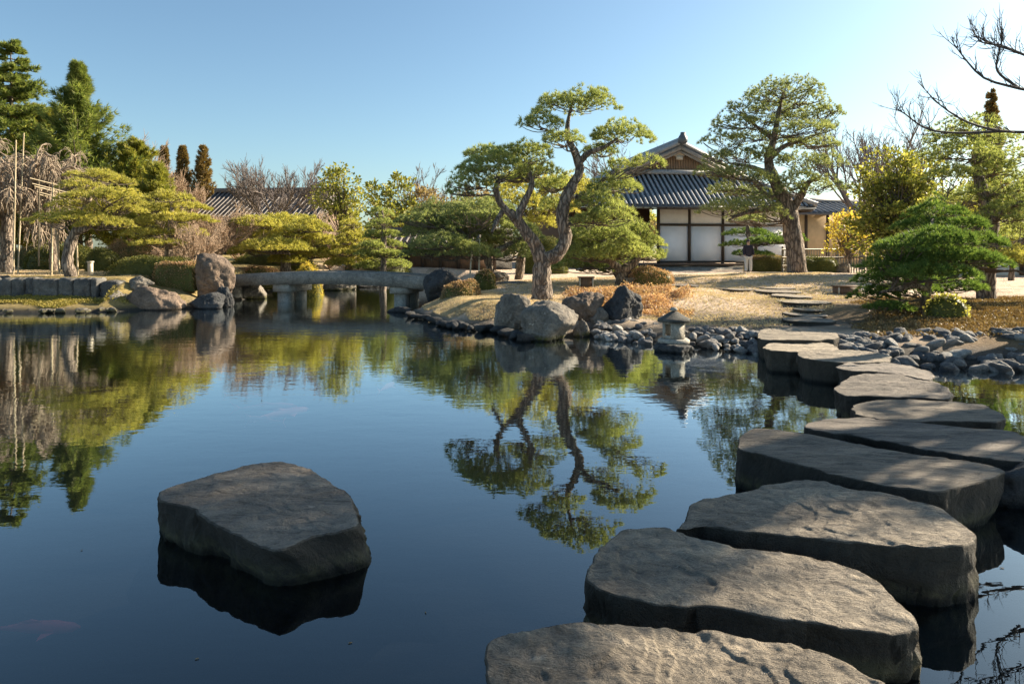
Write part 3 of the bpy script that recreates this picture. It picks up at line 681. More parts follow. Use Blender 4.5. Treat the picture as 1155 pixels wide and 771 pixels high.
# front skirt
fs = [(-EW, YF, EZ), (EW, YF, EZ), (SW + .5, YS, SZ), (-SW - .5, YS, SZ)]; roof_sheet(sheet, fs, .12)
st, en = [], []
for x in np.arange(-EW + .15, EW, .30):
    ax = abs(x); f = 1 if ax <= SW + .5 else (EW - ax) / (EW - SW - .5)
    if f > .03: st.append((x, YF - .03, EZ)); en.append((x, YF + (YS - YF) * f, EZ + (SZ - EZ) * f))
ribs(rb, st, en)
# side slopes, two pitches each
for s in (-1, 1):
    roof_sheet(sheet, [(s * EW, YF, EZ), (s * (SW + .5), YS, SZ), (s * (SW + .5), YB, SZ), (s * EW, YB + 2, EZ)][::s], .12)
    roof_sheet(sheet, [(s * (SW + .52), YS - .55, SZ - .05), (0, YS - .75, RZ), (0, YB, RZ), (s * (SW + .52), YB, SZ - .05)][::s], .13)
    ys = np.arange(YS - .5, YB, .30)
    ribs(rb, [(s * (SW + .55), y, SZ - .04) for y in ys], [(s * .1, y, RZ - .06) for y in ys])
    ys = np.arange(YF + .2, YB, .30); st, en = [], []
    for y in ys:
        f = 1 if y >= YS else (y - YF) / (YS - YF)
        st.append((s * EW, y, EZ)); en.append((s * (EW + (SW + .5 - EW) * f), y, EZ + (SZ - EZ) * f))
    ribs(rb, st, en)
roof = L(sheet, 'roof', 'tile')
L(rb, 'tile_rows', 'tilecap', roof, True)
m = M()
m.beam((0, YS - .85, RZ + .12), (0, YB, RZ + .12), .34, .3); m.tubes([(0, YS - .9, RZ + .3), (0, YB, RZ + .3)], [.12, .12], 8, True)
for s in (-1, 1):
    m.tubes([(s * (SW + .5), YS, SZ + .1), (s * EW * .8, YF * .5 - .1, EZ + (SZ - EZ) * .42), (s * (EW + .05), YF - .05, EZ + .14)], [.15, .14, .15], 8, True)
    m.tubes([(s * .1, YS - .72, RZ + .06), (s * (SW + .6), YS - .5, SZ + .06)], [.12, .12], 8, True)
    m.tubes([(s * .1, YS - .28, RZ + .04), (s * (SW + .6), YS - .1, SZ + .04)], [.11, .11], 8, True)
m.beam((-SW - .2, YS - .1, SZ + .1), (SW + .2, YS - .1, SZ + .1), .3, .26)
L(m, 'ridge_tiles', 'tilecap', roof, True)
m = M(); m.lathe([(0, .34), (.16, .3), (.27, .12), (.3, -.1), (.24, -.2), (0, -.2)], (0, YS - .95, RZ + .2), 10); m.box(-.12, .12, YS - 1.12, YS - .9, RZ - .05, RZ + .62)
L(m, 'ridge_end_ornament', 'tile', roof, True)
m = M()                                       # bargeboards, two nested bands each side
for s in (-1, 1):
    for k_, (yy, dz, hh, wd) in enumerate(((YS - .72, -.22, .2, .07), (YS - .62, -.42, .14, .06))):
        m = M(); m.beam((0, yy, RZ + dz), (s * (SW + .45), yy + .12, SZ + dz + .02), wd, hh); L(m, 'bargeboard', 'barge')
m = M(); m.box(-.3, .3, YS - .5, YS - .4, SZ + 1.0, SZ + 1.5); m.box(-.2, .2, YS - .55, YS - .38, SZ + .8, SZ + 1.02); m.box(-.38, .38, YS - .53, YS - .42, SZ + 1.2, SZ + 1.36)
L(m, 'gable_pendant', 'cream')
m = M(); m.add([(-SW, YS, SZ), (SW, YS, SZ), (0, YS, RZ - .1), (-SW, YS + .1, SZ), (SW, YS + .1, SZ), (0, YS + .1, RZ - .1)], T=[(0, 1, 2), (5, 4, 3)])
for x in np.arange(-SW + .5, SW - .4, .16): m.box(x, x + .08, YS - .06, YS - .002, SZ + .2, SZ + .2 + (SW - abs(x)) / SW * 1.75)
L(m, 'gable_lattice', 'slat')
m = M(); m.box(-EW + .12, EW - .12, YF + .06, YF + .2, EZ - .2, EZ - .125)
for x in np.arange(-EW + .4, EW - .2, .45): m.beam((x, YF + .1, EZ - .09), (x, .1, EZ + 1.3), .09, .08)
for s in (-1, 1): m.box(*sorted((s * (EW - .12), s * (EW - .26))), YF + .25, YB, EZ - .26, EZ - .13)
L(m, 'eave_boards', 'wood')
m = M(); m.box(-7.0, -6.8, 1.5, 12.5, .5, 3.7); m.box(-6.8, -1.35, 1.5, 1.7, .5, 3.7); L(m, 'recessed_wall', 'wood2')
m = M(); m.box(-1.35, 6.9, .08, .3, 2.68, 3.75); L(m, 'upper_plaster', 'white')
m = M(); m.box(6.9, 7.05, .1, 12.5, .3, 3.7); L(m, 'side_wall', 'white')
xs_ = [-1.35, .55, 2.65, 4.75, 6.85]
for a, b in zip(xs_[:-1], xs_[1:]):
    m = M(); m.box(a + .07, b - .07, .1, .16, .5, 2.55); L(m, 'wall_panel', 'paper')
m = M(); m.box(-1.35, 6.9, .17, .28, .4, 2.6); L(m, 'back_boards', 'wood2')
for x in xs_:
    m = M(); m.box(x - .075, x + .075, .03, .17, .35, 3.75); L(m, 'post', 'wood')
m = M(); m.box(-1.3, 6.9, .0, .19, 2.55, 2.68); L(m, 'lintel', 'wood')
m = M(); m.box(-1.3, 6.9, .0, .19, .38, .49); L(m, 'sill_beam', 'wood')
for x in (-6.6, -4.9, -3.1):
    m = M(); m.box(x - .07, x + .07, .1, .24, .35, 3.6); L(m, 'veranda_post', 'wood')
m = M(); m.box(-5.35, -5.0, 1.42, 1.5, 1.4, 3.2); m.box(-4.75, -4.45, 1.42, 1.5, 1.4, 3.2); L(m, 'side_screen', 'paper')
m = M(); m.box(-6.9, 7.1, -.55, -.02, .22, .36); L(m, 'veranda_floor', 'wood2')
m = M(); m.box(-6.8, 7.0, -.45, .05, -.4, .215); L(m, 'plinth', 'bridge')
m = M(); m.box(-2.4, 2.6, -1.3, -.6, -.35, .12); L(m, 'stone_step', 'bridge')

# ------------------------------------------------------------------ other roofed buildings
def gable_house(name, label, p, rz, hw, dp, ez, rzh, wall='wood2', wallx=.8, cat='house', ribsp=.4, base=None, tl='tile'):
    """ridge along local x; front eave at y=0, back eave at y=dp"""
    base = gz(p[0], p[1]) if base is None else base
    r = thing(name, label, cat, (p[0], p[1], base), rz=rz)
    s_, t_, e_ = M(), M(), M(); mid = dp / 2
    roof_sheet(s_, [(-hw, 0, ez), (hw, 0, ez), (hw, mid, rzh), (-hw, mid, rzh)], .14); roof_sheet(s_, [(hw, dp, ez), (-hw, dp, ez), (-hw, mid, rzh), (hw, mid, rzh)], .14)
    xs = np.arange(-hw + .1, hw, ribsp)
    ribs(t_, [(x, -.02, ez) for x in xs], [(x, mid, rzh) for x in xs], .055)
    ribs(t_, [(x, dp, ez) for x in xs], [(x, mid, rzh) for x in xs], .055)
    e_.beam((-hw - .05, mid, rzh + .12), (hw + .05, mid, rzh + .12), .35, .32)
    ro = L(s_, 'roof', tl, r); L(t_, 'tile_rows', tl + 'cap' if tl != 'tile' else 'tilecap', ro, True); L(e_, 'ridge_tiles', tl + 'cap', ro)
    for s in (-1, 1):
        for q in (-1, 1): m = M(); m.beam((s * (hw + .03), mid, rzh - .2), (s * (hw + .03), mid + q * (mid - .05), ez - .12), .07, .3); L(m, 'bargeboard', 'cream', r)
    m = M(); m.box(-hw + wallx, hw - wallx, .9, dp - .9, -.3, ez + .15); L(m, 'wall', wall, r)
    for s in (-1, 1):
        m = M(); x = s * (hw - wallx); m.add([(x, .9, ez + .15), (x, dp - .9, ez + .15), (x, mid, rzh - .25)], T=[(0, 1, 2)]); L(m, 'gable_wall', wall, r)
    for x in np.linspace(-hw + wallx, hw - wallx, 6): m = M(); m.box(x - .08, x + .08, .8, .89, -.2, ez + .1); L(m, 'wall_post', 'wood', r)
    return r
p = at(286, 245, 48)
gable_house('tiled_hall', 'long brown grey tiled roof of a hall behind the bare tree on the left', p, math.radians(-6), 4.9, 7.5, p[2] - 1.0, 5.0, base=1.0, ribsp=.36, tl='htile')
p = at(505, 280, 31)
gable_house('garden_pavilion', 'low dark pavilion with shallow grey roof behind the pines right of the bridge', p, 0, 2.9, 3.4, 1.25, 1.75, cat='pavilion', ribsp=.3, base=.6, tl='htile')
p = at(930, 240, 44)
b2 = gable_house('tea_house', 'ochre walled annex with a grey tiled roof right of the big pine trunk', p, math.radians(8), 4.6, 5.5, p[2] - .5, 4.35, wall='tan', base=.5, cat='house')
p = at(1150, 272, 27)
b3 = gable_house('gate_building', 'small white panelled building with blue grey roof behind the right hand pine trunk', p, math.radians(-4), 4.0, 4, p[2] - .5, 2.0, wall='white', base=.5, cat='house')
p = at(478, 292, 32.5)
m = M(); m.box(-4.2, 4.2, 0, .25, -.2, .95); m.box(-4.3, 4.3, -.12, .37, .95, 1.05)
gw = thing('garden_wall', 'low grey plaster garden wall behind the bridge', 'wall', (p[0], 33.2, .55)); L(m, 'wall', 'wallstone', gw)

# ------------------------------------------------------------------ bamboo fence by the tea house
fr_ = thing('bamboo_fence', 'pale bamboo rail fence with upright slats right of the big pine', 'fence', tuple(at(945, 300, 30)[:2]) + (.5,), rz=math.radians(-8))
m = M()
for x in np.arange(-2.3, 2.3, .11): m.tubes([(x, 0, 0), (x + random.Random(int(x * 99)).uniform(-.02, .02), 0, 1.05)], [.025, .022], 5)
L(m, 'slats', 'bamboo2', fr_)
for z in (.35, .72, 1.07):
    m = M(); m.tubes([(-2.35, -.05, z), (2.35, -.05, z)], [.04, .035], 6, True); L(m, 'rail', 'bamboo', fr_)
for x in (-2.3, 0, 2.3):
    m = M(); m.tubes([(x, .05, -.3), (x, .05, 1.2)], [.06, .055], 8, True); L(m, 'post', 'bamboo2', fr_)

# ------------------------------------------------------------------ stone slab bridge
A, B = at(252, 312, 20.4), at(490, 310, 18.9)
bl = np.linalg.norm(B[:2] - A[:2]); ba = math.atan2(B[1] - A[1], B[0] - A[0])
bm_ = (A + B) / 2
br = thing('stone_bridge', 'low arched grey stone slab bridge over the pond', 'bridge', (bm_[0], bm_[1], 0), rz=ba)
def deckz(x): return .73 + .13 * (1 - (x / (bl / 2)) ** 2)
W2 = 1.1
def arcbar(y0, y1, dz0, dz1, n=24, x0=-bl / 2, x1=bl / 2):
    xs = np.linspace(x0, x1, n); V = []
    for x in xs: V += [(x, y0, deckz(x) + dz0), (x, y1, deckz(x) + dz0), (x, y1, deckz(x) + dz1), (x, y0, deckz(x) + dz1)]
    Q = [(0, 1, 2, 3), ((n - 1) * 4 + 3, (n - 1) * 4 + 2, (n - 1) * 4 + 1, (n - 1) * 4)]
    for i in range(n - 1):
        for a in range(4): Q.append((i * 4 + a, (i + 1) * 4 + a, (i + 1) * 4 + (a + 1) % 4, i * 4 + (a + 1) % 4))
    return M().add(V, Q=Q)
L(arcbar(.02, W2 - .02, -.3, 0), 'deck', 'bridge', br)
for y in (-.14, W2 - .02): L(arcbar(y, y + .16, -.31, .045), 'edge_beam', 'bridge', br)
for cx in (-1.35, 2.3):
    pr = M(); pr.box(cx - .26, cx + .26, -.1, W2 + .1, .31, deckz(cx) - .31); pier = L(pr, 'pier', 'lantern', br)
    for y in (0.0, W2 - .4):
        q = M(); q.box(cx - .17, cx + .17, y, y + .36, -.6, .307); L(q, 'pier_post', 'lantern', pier)
for s in (-1, 1):
    q = M(); x = s * (bl / 2 - .1); q.box(min(x, x + s * .9), max(x, x + s * .9), -.2, W2 + .2, -.5, .42); L(q, 'abutment', 'bridge', br)
rockpx('wedge_rock', 'pale sloping rock under the left end of the bridge', 252, 296, 318, 342, 21.2, 7, 'rock', deep=.9, bury=.4, planes=9, soft=16)
rockpx('dark_rock', 'flat dark rock at the foot of the right bridge pier', 424, 474, 345, 358, 16.6, 17, 'darkrock', deep=.6, bury=1.2)

# ------------------------------------------------------------------ water lantern on a black rock
lo = onz(760, 391); LY = 10.4; lx = at(760, 380, LY)[0]
lan = thing('stone_lantern', 'small stone lantern with mushroom cap on a black rock at the water edge', 'lantern', (lx, LY, .10))
u = LY / F
m = M(); m.lathe([(0, 0), (.235, 0), (.24, .05), (.2, .075), (0, .075)], seg=24); L(m, 'base', 'lantern', lan)
def hexring(r0, z0, z1, th=.035):
    m = M()
    for i in range(6):
        a0, a1 = math.radians(60 * i + 12), math.radians(60 * i + 72); p0 = np.array([math.cos(a0), math.sin(a0), 0]) * r0; p1 = np.array([math.cos(a1), math.sin(a1), 0]) * r0
        mid = (a0 + a1) / 2; win = i in (1, 2, 3, 4) and i in (2, 3, 5, 3)
        def qd(s0, s1, za, zb):
            a = p0 + (p1 - p0) * s0; b = p0 + (p1 - p0) * s1; ai, bi = a * (1 - th / r0), b * (1 - th / r0)
            m.add([(*a[:2], za), (*b[:2], za), (*b[:2], zb), (*a[:2], zb), (*ai[:2], za), (*bi[:2], za), (*bi[:2], zb), (*ai[:2], zb)],
                  Q=[(0, 1, 2, 3), (5, 4, 7, 6), (4, 0, 3, 7), (1, 5, 6, 2), (3, 2, 6, 7), (4, 5, 1, 0)])
        if i in (2, 3, 0, 5):
            h = z1 - z0; qd(0, .2, z0, z1); qd(.8, 1, z0, z1); qd(.2, .8, z0, z0 + h * .2); qd(.2, .8, z1 - h * .12, z1)
        else: qd(0, 1, z0, z1)
    return m
L(hexring(.185, .076, .33), 'light_chamber', 'lantern', lan)
m = M(); m.lathe([(0, .315), (.1, .315), (.255, .325), (.272, .335), (.275, .362), (.25, .378), (.17, .415), (.1, .455), (.055, .48), (0, .485)], seg=6, rot=.25); L(m, 'cap', 'lcap', lan)
m = M(); m.lathe([(0, .485), (.05, .49), (.062, .515), (.04, .54), (0, .55)], seg=14); L(m, 'finial', 'lantern', lan, True)
rockpx('lantern_rock', 'black flat rock in the water carrying the stone lantern', 738, 785, 384, 399, 10.05, 23, 'darkrock', deep=1.1, bury=1.0, flat=.75)

# ------------------------------------------------------------------ small things on the land
def lightbox(px, py, Y, w_, h_, label, mt='wood2'):
    c = at(px, py, Y); g = gz(c[0], Y); r = thing('garden_box', label, 'box', (c[0], Y, g)); W, Hh = w_ / F * Y / 2, h_ / F * Y
    m = M(); m.box(-W, W, -W * .5, W * .5, -.05, Hh); L(m, 'body', mt, r)
    m = M(); m.box(-W - .03, W + .03, -W * .5 - .03, W * .5 + .03, Hh, Hh + .03); L(m, 'lid', mt, r)
    for s in (-1, 1):
        m = M(); m.box(s * W * .92 - .02, s * W * .92 + .02, -W * .5 - .025, -W * .5 - .003, -.02, Hh - .002); L(m, 'corner_strip', 'cream', r)
lightbox(955, 330, 17.6, 26, 8, 'low brown wooden box beside the path stones at right')
lightbox(661, 324, 18.5, 16, 12, 'small square wooden box right of the main pine trunk')
lightbox(714, 318, 19.5, 17, 8, 'low pale grey box beside the orange clipped shrub', 'bridge')
def pole(px0, py0, px1, py1, Y, label, r=.03, mt='bamboo', group=None):
    a, b = at(px0, py0, Y), at(px1, py1, Y); a[2] = gz(a[0], Y) - .1
    m = M(); m.tubes([a, (a + b) / 2, b], [r, r * .95, r * .85], 8, True)
    for t in np.arange(.08, 1, .09):
        p_ = a + (b - a) * t; m.tubes([p_ - [0, 0, .012], p_ + [0, 0, .012]], [r * 1.12, r * 1.12], 8)
    tag(m.build('support_pole', MT[mt], smooth=True, o=tuple(a)), label, 'pole', group)
pole(15, 305, 18, 158, 19.6, 'tall bamboo pole in front of the weeping tree at far left', .024)
pole(20, 303, 27, 150, 20.4, 'second tall bamboo pole crossing just right of the tallest one', .022)
pole(58, 304, 60, 206, 19.0, 'bamboo prop left of the leaning pine trunk on the stone wall', .028)
pole(68, 280, 63, 258, 20.5, 'short slanted wooden prop under the low left pine pad', .028)
pole(88, 303, 86, 258, 20.0, 'pale prop just right of the left pine trunk', .028)
pole(529, 322, 533, 271, 20.6, 'slim pale support pole leaning right behind the peninsula shrub', .025, 'cream')
pole(540, 318, 541, 270, 20.8, 'upright slim support pole beside the leaning one', .025, 'cream')
po = at(102, 309, 19.3)
m = M(); m.box(-.05, .05, -.05, .05, -.1, .38); gp = thing('short_post', 'short pale post on the lawn right of the left pine', 'post', (po[0], po[1], gz(po[0], po[1]))); L(m, 'shaft', 'cream', gp)
m = M(); m.box(-.065, .065, -.065, .065, .38, .42); L(m, 'top', 'cream', gp)
tr_ = thing('bamboo_trellis', 'horizontal bamboo rails holding up the weeping tree', 'trellis', tuple(at(58, 225, 20.5)))
for i in range(7):
    y0 = 201 + i * 4.6 + (i % 2) * 1.5; a, b = at(34 + i * 2.5, y0, 20 + i * .2), at(74 + i * 2, y0 + 10, 20.3 + i * .2)
    m = M(); m.tubes([a, b], [.018, .015], 6, True); m.build('rail', MT['bamboo'], tr_)
for px in (44, 66):
    m = M(); a = at(px, 200, 20.5); b = at(px, 300, 20.5); m.tubes([a, b], [.022, .025], 6, True); m.build('post', MT['bamboo2'], tr_)

# retaining wall: individual upright stones along y = 17.95
wx0, wx1 = at(-40, 0, 17.9)[0], at(135, 0, 17.9)[0]
rw = random.Random(4); x = wx0; wl = thing('retaining_wall', 'low wall of upright grey stones along the left bank', 'wall', ((wx0 + wx1) / 2, 17.9, .3))
while x < wx1:
    wd = rw.choice((.2, .28, .36, .5, .62)) * rw.uniform(.85, 1.1); V, T = blockmesh((wd * 1.02, .5, rw.uniform(.5, .62)), int(abs(x) * 100) % 997, sub=4, rough=.09)
    V = V + [x + wd / 2, 17.92 + rw.uniform(-.1, .07), .53 + rw.uniform(-.07, .03)]
    M().add(V, T=T).build('wall_stone', MT['wallstone'], wl, smooth=True); x += wd

# ------------------------------------------------------------------ person by the white wall
def person(px, py, Y, height):
    g = at(px, py, Y); gzv = gz(g[0], Y); s = height / 1.68
    r = thing('person', 'distant person in dark coat and pale trousers standing before the white wall', 'person', (g[0], Y, gzv))
    def skin(name, pts, edges, rad, mt, sub=2):
        me = bpy.data.meshes.new(name); me.from_pydata([tuple(np.array(p) * s) for p in pts], edges, []); ob = bpy.data.objects.new(name, me); col.objects.link(ob)
        ob.parent = r; md = ob.modifiers.new('skin', 'SKIN'); ob.modifiers.new('sub', 'SUBSURF').levels = sub; ob.modifiers['sub'].render_levels = sub
        for v_, rr in zip(me.skin_vertices[0].data, rad): v_.radius = (rr[0] * s, rr[1] * s)
        me.skin_vertices[0].data[0].use_root = True; me.materials.append(MT[mt]); return ob
    b = skin('body', [(0, 0, .95), (0, 0, 1.15), (0, 0, 1.36), (0, 0, 1.46), (0, -.01, 1.55), (0, -.01, 1.64), (-.17, 0, 1.36), (-.22, -.02, 1.1), (-.2, -.12, .88), (.17, 0, 1.36), (.22, -.02, 1.1), (.21, -.1, .87),
                      (-.09, 0, .85), (-.1, 0, .47), (-.1, .02, .08), (-.1, -.13, .04), (.09, 0, .85), (.1, -.03, .47), (.11, 0, .08), (.11, -.15, .04)],
             [(0, 1), (1, 2), (2, 3), (3, 4), (4, 5), (2, 6), (6, 7), (7, 8), (2, 9), (9, 10), (10, 11), (0, 12), (12, 13), (13, 14), (14, 15), (0, 16), (16, 17), (17, 18), (18, 19)],
             [(.14, .1), (.13, .1), (.15, .1), (.055, .055), (.085, .095), (.075, .085), (.06, .06), (.045, .045), (.03, .03), (.06, .06), (.045, .045), (.03, .03), (.09, .09), (.06, .06), (.04, .04), (.04, .03), (.09, .09), (.06, .06), (.04, .04), (.04, .03)], 'skin')
    skin('coat', [(0, 0, 1.0), (0, 0, 1.2), (0, 0, 1.38), (0, 0, 1.47), (0, .01, .78), (-.18, 0, 1.37), (-.235, -.02, 1.1), (-.215, -.1, .93), (.18, 0, 1.37), (.235, -.02, 1.1), (.22, -.09, .93)],
         [(0, 1), (1, 2), (2, 3), (0, 4), (2, 5), (5, 6), (6, 7), (2, 8), (8, 9), (9, 10)], [(.2, .15), (.18, .14), (.18, .13), (.08, .08), (.22, .17), (.08, .08), (.065, .065), (.055, .055), (.08, .08), (.065, .065), (.055, .055)], 'coat')
    skin('trousers', [(0, 0, .9), (-.1, 0, .82), (-.105, 0, .47), (-.105, .01, .12), (.1, 0, .82), (.105, -.03, .47), (.115, 0, .12)], [(0, 1), (1, 2), (2, 3), (0, 4), (4, 5), (5, 6)],
         [(.15, .12), (.11, .11), (.085, .085), (.075, .075), (.11, .11), (.085, .085), (.075, .075)], 'trouser')
    V, T = ico(3); V = V * [.095, .11, .12] * 1.0 + [0, .015, 1.61]; V = V[:]; m = M(); keep = [t for t in T if not (V[t][:, 1].mean() < -.04 and V[t][:, 2].mean() < 1.64)]
    m.add(V * s, T=keep); L(m, 'hair', 'coat', r, True)
    m = M(); m.box(-.035, -.02, -.105, -.09, 1.6, 1.61); m.box(.02, .035, -.105, -.09, 1.6, 1.61); m.box(-.02, .02, -.1, -.09, 1.545, 1.552); m.add([(-.012, -.095, 1.57), (.012, -.095, 1.57), (0, -.118, 1.575), (0, -.1, 1.61)], T=[(0, 1, 2), (0, 2, 3), (2, 1, 3)])
    m.v = [q * s for q in m.v]; L(m, 'face', 'coat', r)
MT['skin'] = m_plain('skin', (.5, .33, .24), .6, .05); MT['coat'] = m_plain('dark_coat', (.03, .028, .045), .9, .2); MT['trouser'] = m_plain('pale_trousers', (.62, .62, .6), .9, .1)
person(844, 308, 29.3, 1.45)
# ------------------------------------------------------------------ stepping stones in the water
G = 'stepping stones crossing the pond'
slab('stepping_stone', 'nearest stepping stone, flaky grey slab cut off by the bottom edge', [(553, 742), (560, 727), (600, 716), (632, 711), (680, 709), (706, 706), (740, 708), (780, 706), (800, 705), (850, 713), (905, 721), (912, 728), (945, 738), (980, 754), (1010, 771), (1020, 800), (960, 850), (800, 870), (640, 860), (565, 800), (552, 765)], .26, seed=1, tilt=(0.0, 0.012), amp=.016, n=440, rings=90, group=G)
slab('stepping_stone', 'second nearest stepping stone, broad sunlit slab with rounded right end', [(658, 642), (668, 626), (686, 610), (702, 599), (724, 596), (753, 596), (780, 602), (822, 609), (881, 616), (923, 622), (966, 634), (993, 648), (1019, 672), (1031, 685), (1029, 697), (993, 699), (939, 696), (859, 689), (796, 680), (742, 674), (700, 672), (672, 666), (658, 654)], .23, seed=2, tilt=(-0.015, 0.01), bottom=None, bscale=1.0, amp=.014, n=400, rings=80, group=G)
slab('stepping_stone', 'third stepping stone with a pointed left ledge and pale spots on its rim', [(757, 590), (768, 577), (783, 562), (812, 554), (841, 548), (866, 541), (902, 537), (927, 542), (956, 552), (991, 555), (1024, 563), (1056, 572), (1078, 588), (1106, 606), (1104, 616), (1081, 622), (1056, 623), (1020, 618), (974, 611), (920, 604), (859, 594), (812, 590), (783, 586), (765, 593)], .24, seed=3, tilt=(0.012, -0.01), bscale=.99, amp=.012, n=360, rings=70, group=G)
slab('stepping_stone', 'long thick slab stepping stone with a mossy squared right end', [(835, 503), (837, 492), (845, 486), (860, 485), (884, 487), (938, 496), (991, 507), (1045, 514), (1099, 521), (1128, 527), (1131, 535), (1095, 543), (1056, 551), (1009, 545), (974, 537), (938, 531), (912, 522), (884, 516), (855, 508)], .26, seed=4, tilt=(0.01, 0.02), bscale=1.0, bshift=(-.03, 0), amp=.01, mt=MT['stepg'], aniso=math.radians(-12), n=240, rings=40, group=G)
slab('stepping_stone', 'long dark stepping stone with sun flecks running out of the right edge', [(903, 481), (912, 474), (935, 470), (963, 469), (1004, 472), (1058, 477), (1099, 481), (1134, 486), (1165, 494), (1180, 508), (1175, 522), (1140, 521), (1111, 518), (1056, 507), (1002, 497), (965, 490), (929, 488)], .25, seed=5, bscale=1.0, amp=.012, mt=MT['stepg'], aniso=math.radians(-8), n=220, rings=36, group=G)
rock('rock', 'big dark block rock at the right edge beside the long stepping slab', (*onz(1160, 555, .05)[:2], .04), (.9, .55, .5), 31, 'darkrock')
slab('stepping_stone', 'oval bluish grey stepping stone seventh from the shore', [(959, 461), (962, 455), (971, 452), (993, 449), (1031, 447), (1072, 449), (1102, 453), (1118, 458), (1134, 468), (1130, 477), (1099, 475), (1066, 474), (1031, 474), (993, 472), (965, 468)], .25, seed=6, mt=MT['stepg'], aniso=math.radians(-4), n=200, rings=30, group=G)
slab('stepping_stone', 'lobed grey stepping stone sixth from the shore', [(942, 436), (949, 429), (958, 424), (976, 420), (1004, 418), (1031, 421), (1047, 427), (1066, 435), (1076, 442), (1070, 448), (1031, 446), (990, 446), (957, 446), (945, 442)], .25, seed=7, mt=MT['stepg'], n=180, rings=28, group=G)
slab('stepping_stone', 'pale topped narrow stepping stone fifth from the shore', [(944, 412), (950, 408), (975, 406), (1004, 408), (1031, 412), (1052, 418), (1052, 427), (1040, 426), (1014, 420), (985, 418), (963, 418), (948, 416)], .27, seed=8, mt=MT['stepd'], n=160, rings=24, group=G)
slab('stepping_stone', 'sandy lit stepping stone fourth from the shore', [(898, 400), (903, 396), (922, 392), (954, 393), (980, 395), (1004, 401), (1008, 406), (990, 409), (965, 408), (935, 407), (908, 404)], .27, seed=9, mt=MT['stepd'], n=160, rings=24, group=G)
slab('stepping_stone', 'third stepping stone out from the shore with a pale blue top', [(859, 392), (864, 388), (882, 385), (903, 384), (930, 386), (947, 391), (938, 395), (915, 397), (888, 397), (866, 396)], .27, seed=10, mt=MT['stepd'], n=140, rings=22, group=G)
slab('stepping_stone', 'shore end stepping stone among the pebbles', [(852, 377), (860, 371), (880, 369), (908, 368), (935, 370), (946, 375), (945, 382), (925, 384), (885, 384), (860, 383)], .3, seed=11, mt=MT['stepd'], n=140, rings=22, group=G)
slab('stone_island', 'solitary flat topped boulder standing in the open pond', [(174, 562), (180, 555), (205, 546), (245, 534), (278, 527), (312, 525), (345, 530), (385, 546), (397, 558), (403, 572), (406, 590), (385, 596), (355, 600), (336, 608), (318, 615), (300, 611), (270, 602), (245, 590), (215, 573), (190, 568)], .21, seed=12, tilt=(-0.02, 0.015),
     bottom=[(171, 598), (180, 590), (230, 565), (300, 553), (360, 560), (405, 585), (424, 628), (420, 638), (402, 645), (370, 652), (335, 660), (308, 662), (277, 650), (252, 636), (202, 620), (175, 608)], amp=.011, rim=.016, n=380, rings=76, cat='boulder')
# stones set in the sandy path
PG = 'stepping stones set in the path on land'
def pathstone(px, py, w_, h_, z, seed, label):
    Y0 = F * 1.0
    # solve for the ground distance under this pixel
    for Y in np.arange(9, 26, .1):
        if HY + (H - gz((px - CX) / F * Y, Y)) * F / Y <= py: break
    c = np.array([(px - CX) / F * Y, Y]); W = w_ / F * Y / 2
    Dp = max(.24, h_ / F * Y * Y / H * .56); g = gz(c[0], c[1] - Dp * .9) - .01; rr = np.random.default_rng(seed); n = 10
    a = np.arange(n) * 2 * np.pi / n; k = rr.uniform(.82, 1.12, n); zt = g + .075
    out = []
    for i in range(n):
        x = c[0] + math.copysign(abs(math.cos(a[i])) ** .75, math.cos(a[i])) * W * k[i]; y = c[1] + math.sin(a[i]) * Dp * k[i]
        out.append((CX + x / y * F, HY + (H - zt) / y * F))
    slab('path_stone', label, out, zt, g - .12, seed, bscale=1.0, mt=MT['stepd'], n=90, rings=14, group=PG, cat='path stone', amp=.006, rim=.02)
for i, (px, py, w_, h_, lb) in enumerate([
    (911, 364, 52, 7, 'widest flat path stone just above the shore end'), (908, 356, 44, 6, 'second path stone up from the water'), (913, 349, 34, 5, 'small third path stone up the slope'),
    (906, 342, 56, 6, 'long path stone midway up the slope'), (892, 336, 42, 5, 'path stone just below the upper pair'), (876, 330, 46, 5, 'broad path stone near the top of the slope'),
    (873, 325, 40, 4, 'highest path stone under the big pine'), (829, 326, 42, 4, 'lone path stone left of the others at the top'), (770, 323, 40, 3, 'farthest left pale path slab near the orange shrub')]):
    pathstone(px, py, w_, h_, 0, 40 + i, lb)

# ------------------------------------------------------------------ larger rocks
rockpx('rock', 'upright reddish boulder tipped against the left end of the bridge', 206, 262, 283, 338, 18.8, 51, 'redrock', deep=.7, bury=.15, planes=12, soft=20, lean=(-.25, 0))
rockpx('rock', 'long low sunlit rock on the water edge at left', 119, 203, 323, 350, 17.3, 52, 'redrock', deep=.5, bury=.5, planes=12, soft=16, lean=(.5, 0))
rockpx('rock', 'mossy low rock closing the gap beside the retaining wall end', 112, 146, 326, 350, 17.3, 71, 'rock', deep=.9, bury=.5)
rockpx('rock', 'small grey rock behind the long low rock at left', 140, 170, 311, 326, 17.9, 53, 'rock', deep=.7)
rockpx('rock', 'angular dark rock at the water below the tipped boulder', 210, 250, 326, 352, 17.7, 54, 'darkrock', deep=.8, bury=.4, soft=18)
rockpx('rock', 'dark block rock under the bridge end left', 238, 264, 318, 350, 18.2, 55, 'darkrock', deep=.8, bury=.3, soft=20)
rockpx('rock', 'dark boulder behind the right end of the bridge', 478, 519, 296, 336, 18.2, 56, 'darkrock', deep=.8)
rockpx('rock', 'grey boulder at the water left of the twin shore boulders', 556, 606, 328, 378, 12.4, 57, 'rock', deep=.8, planes=10)
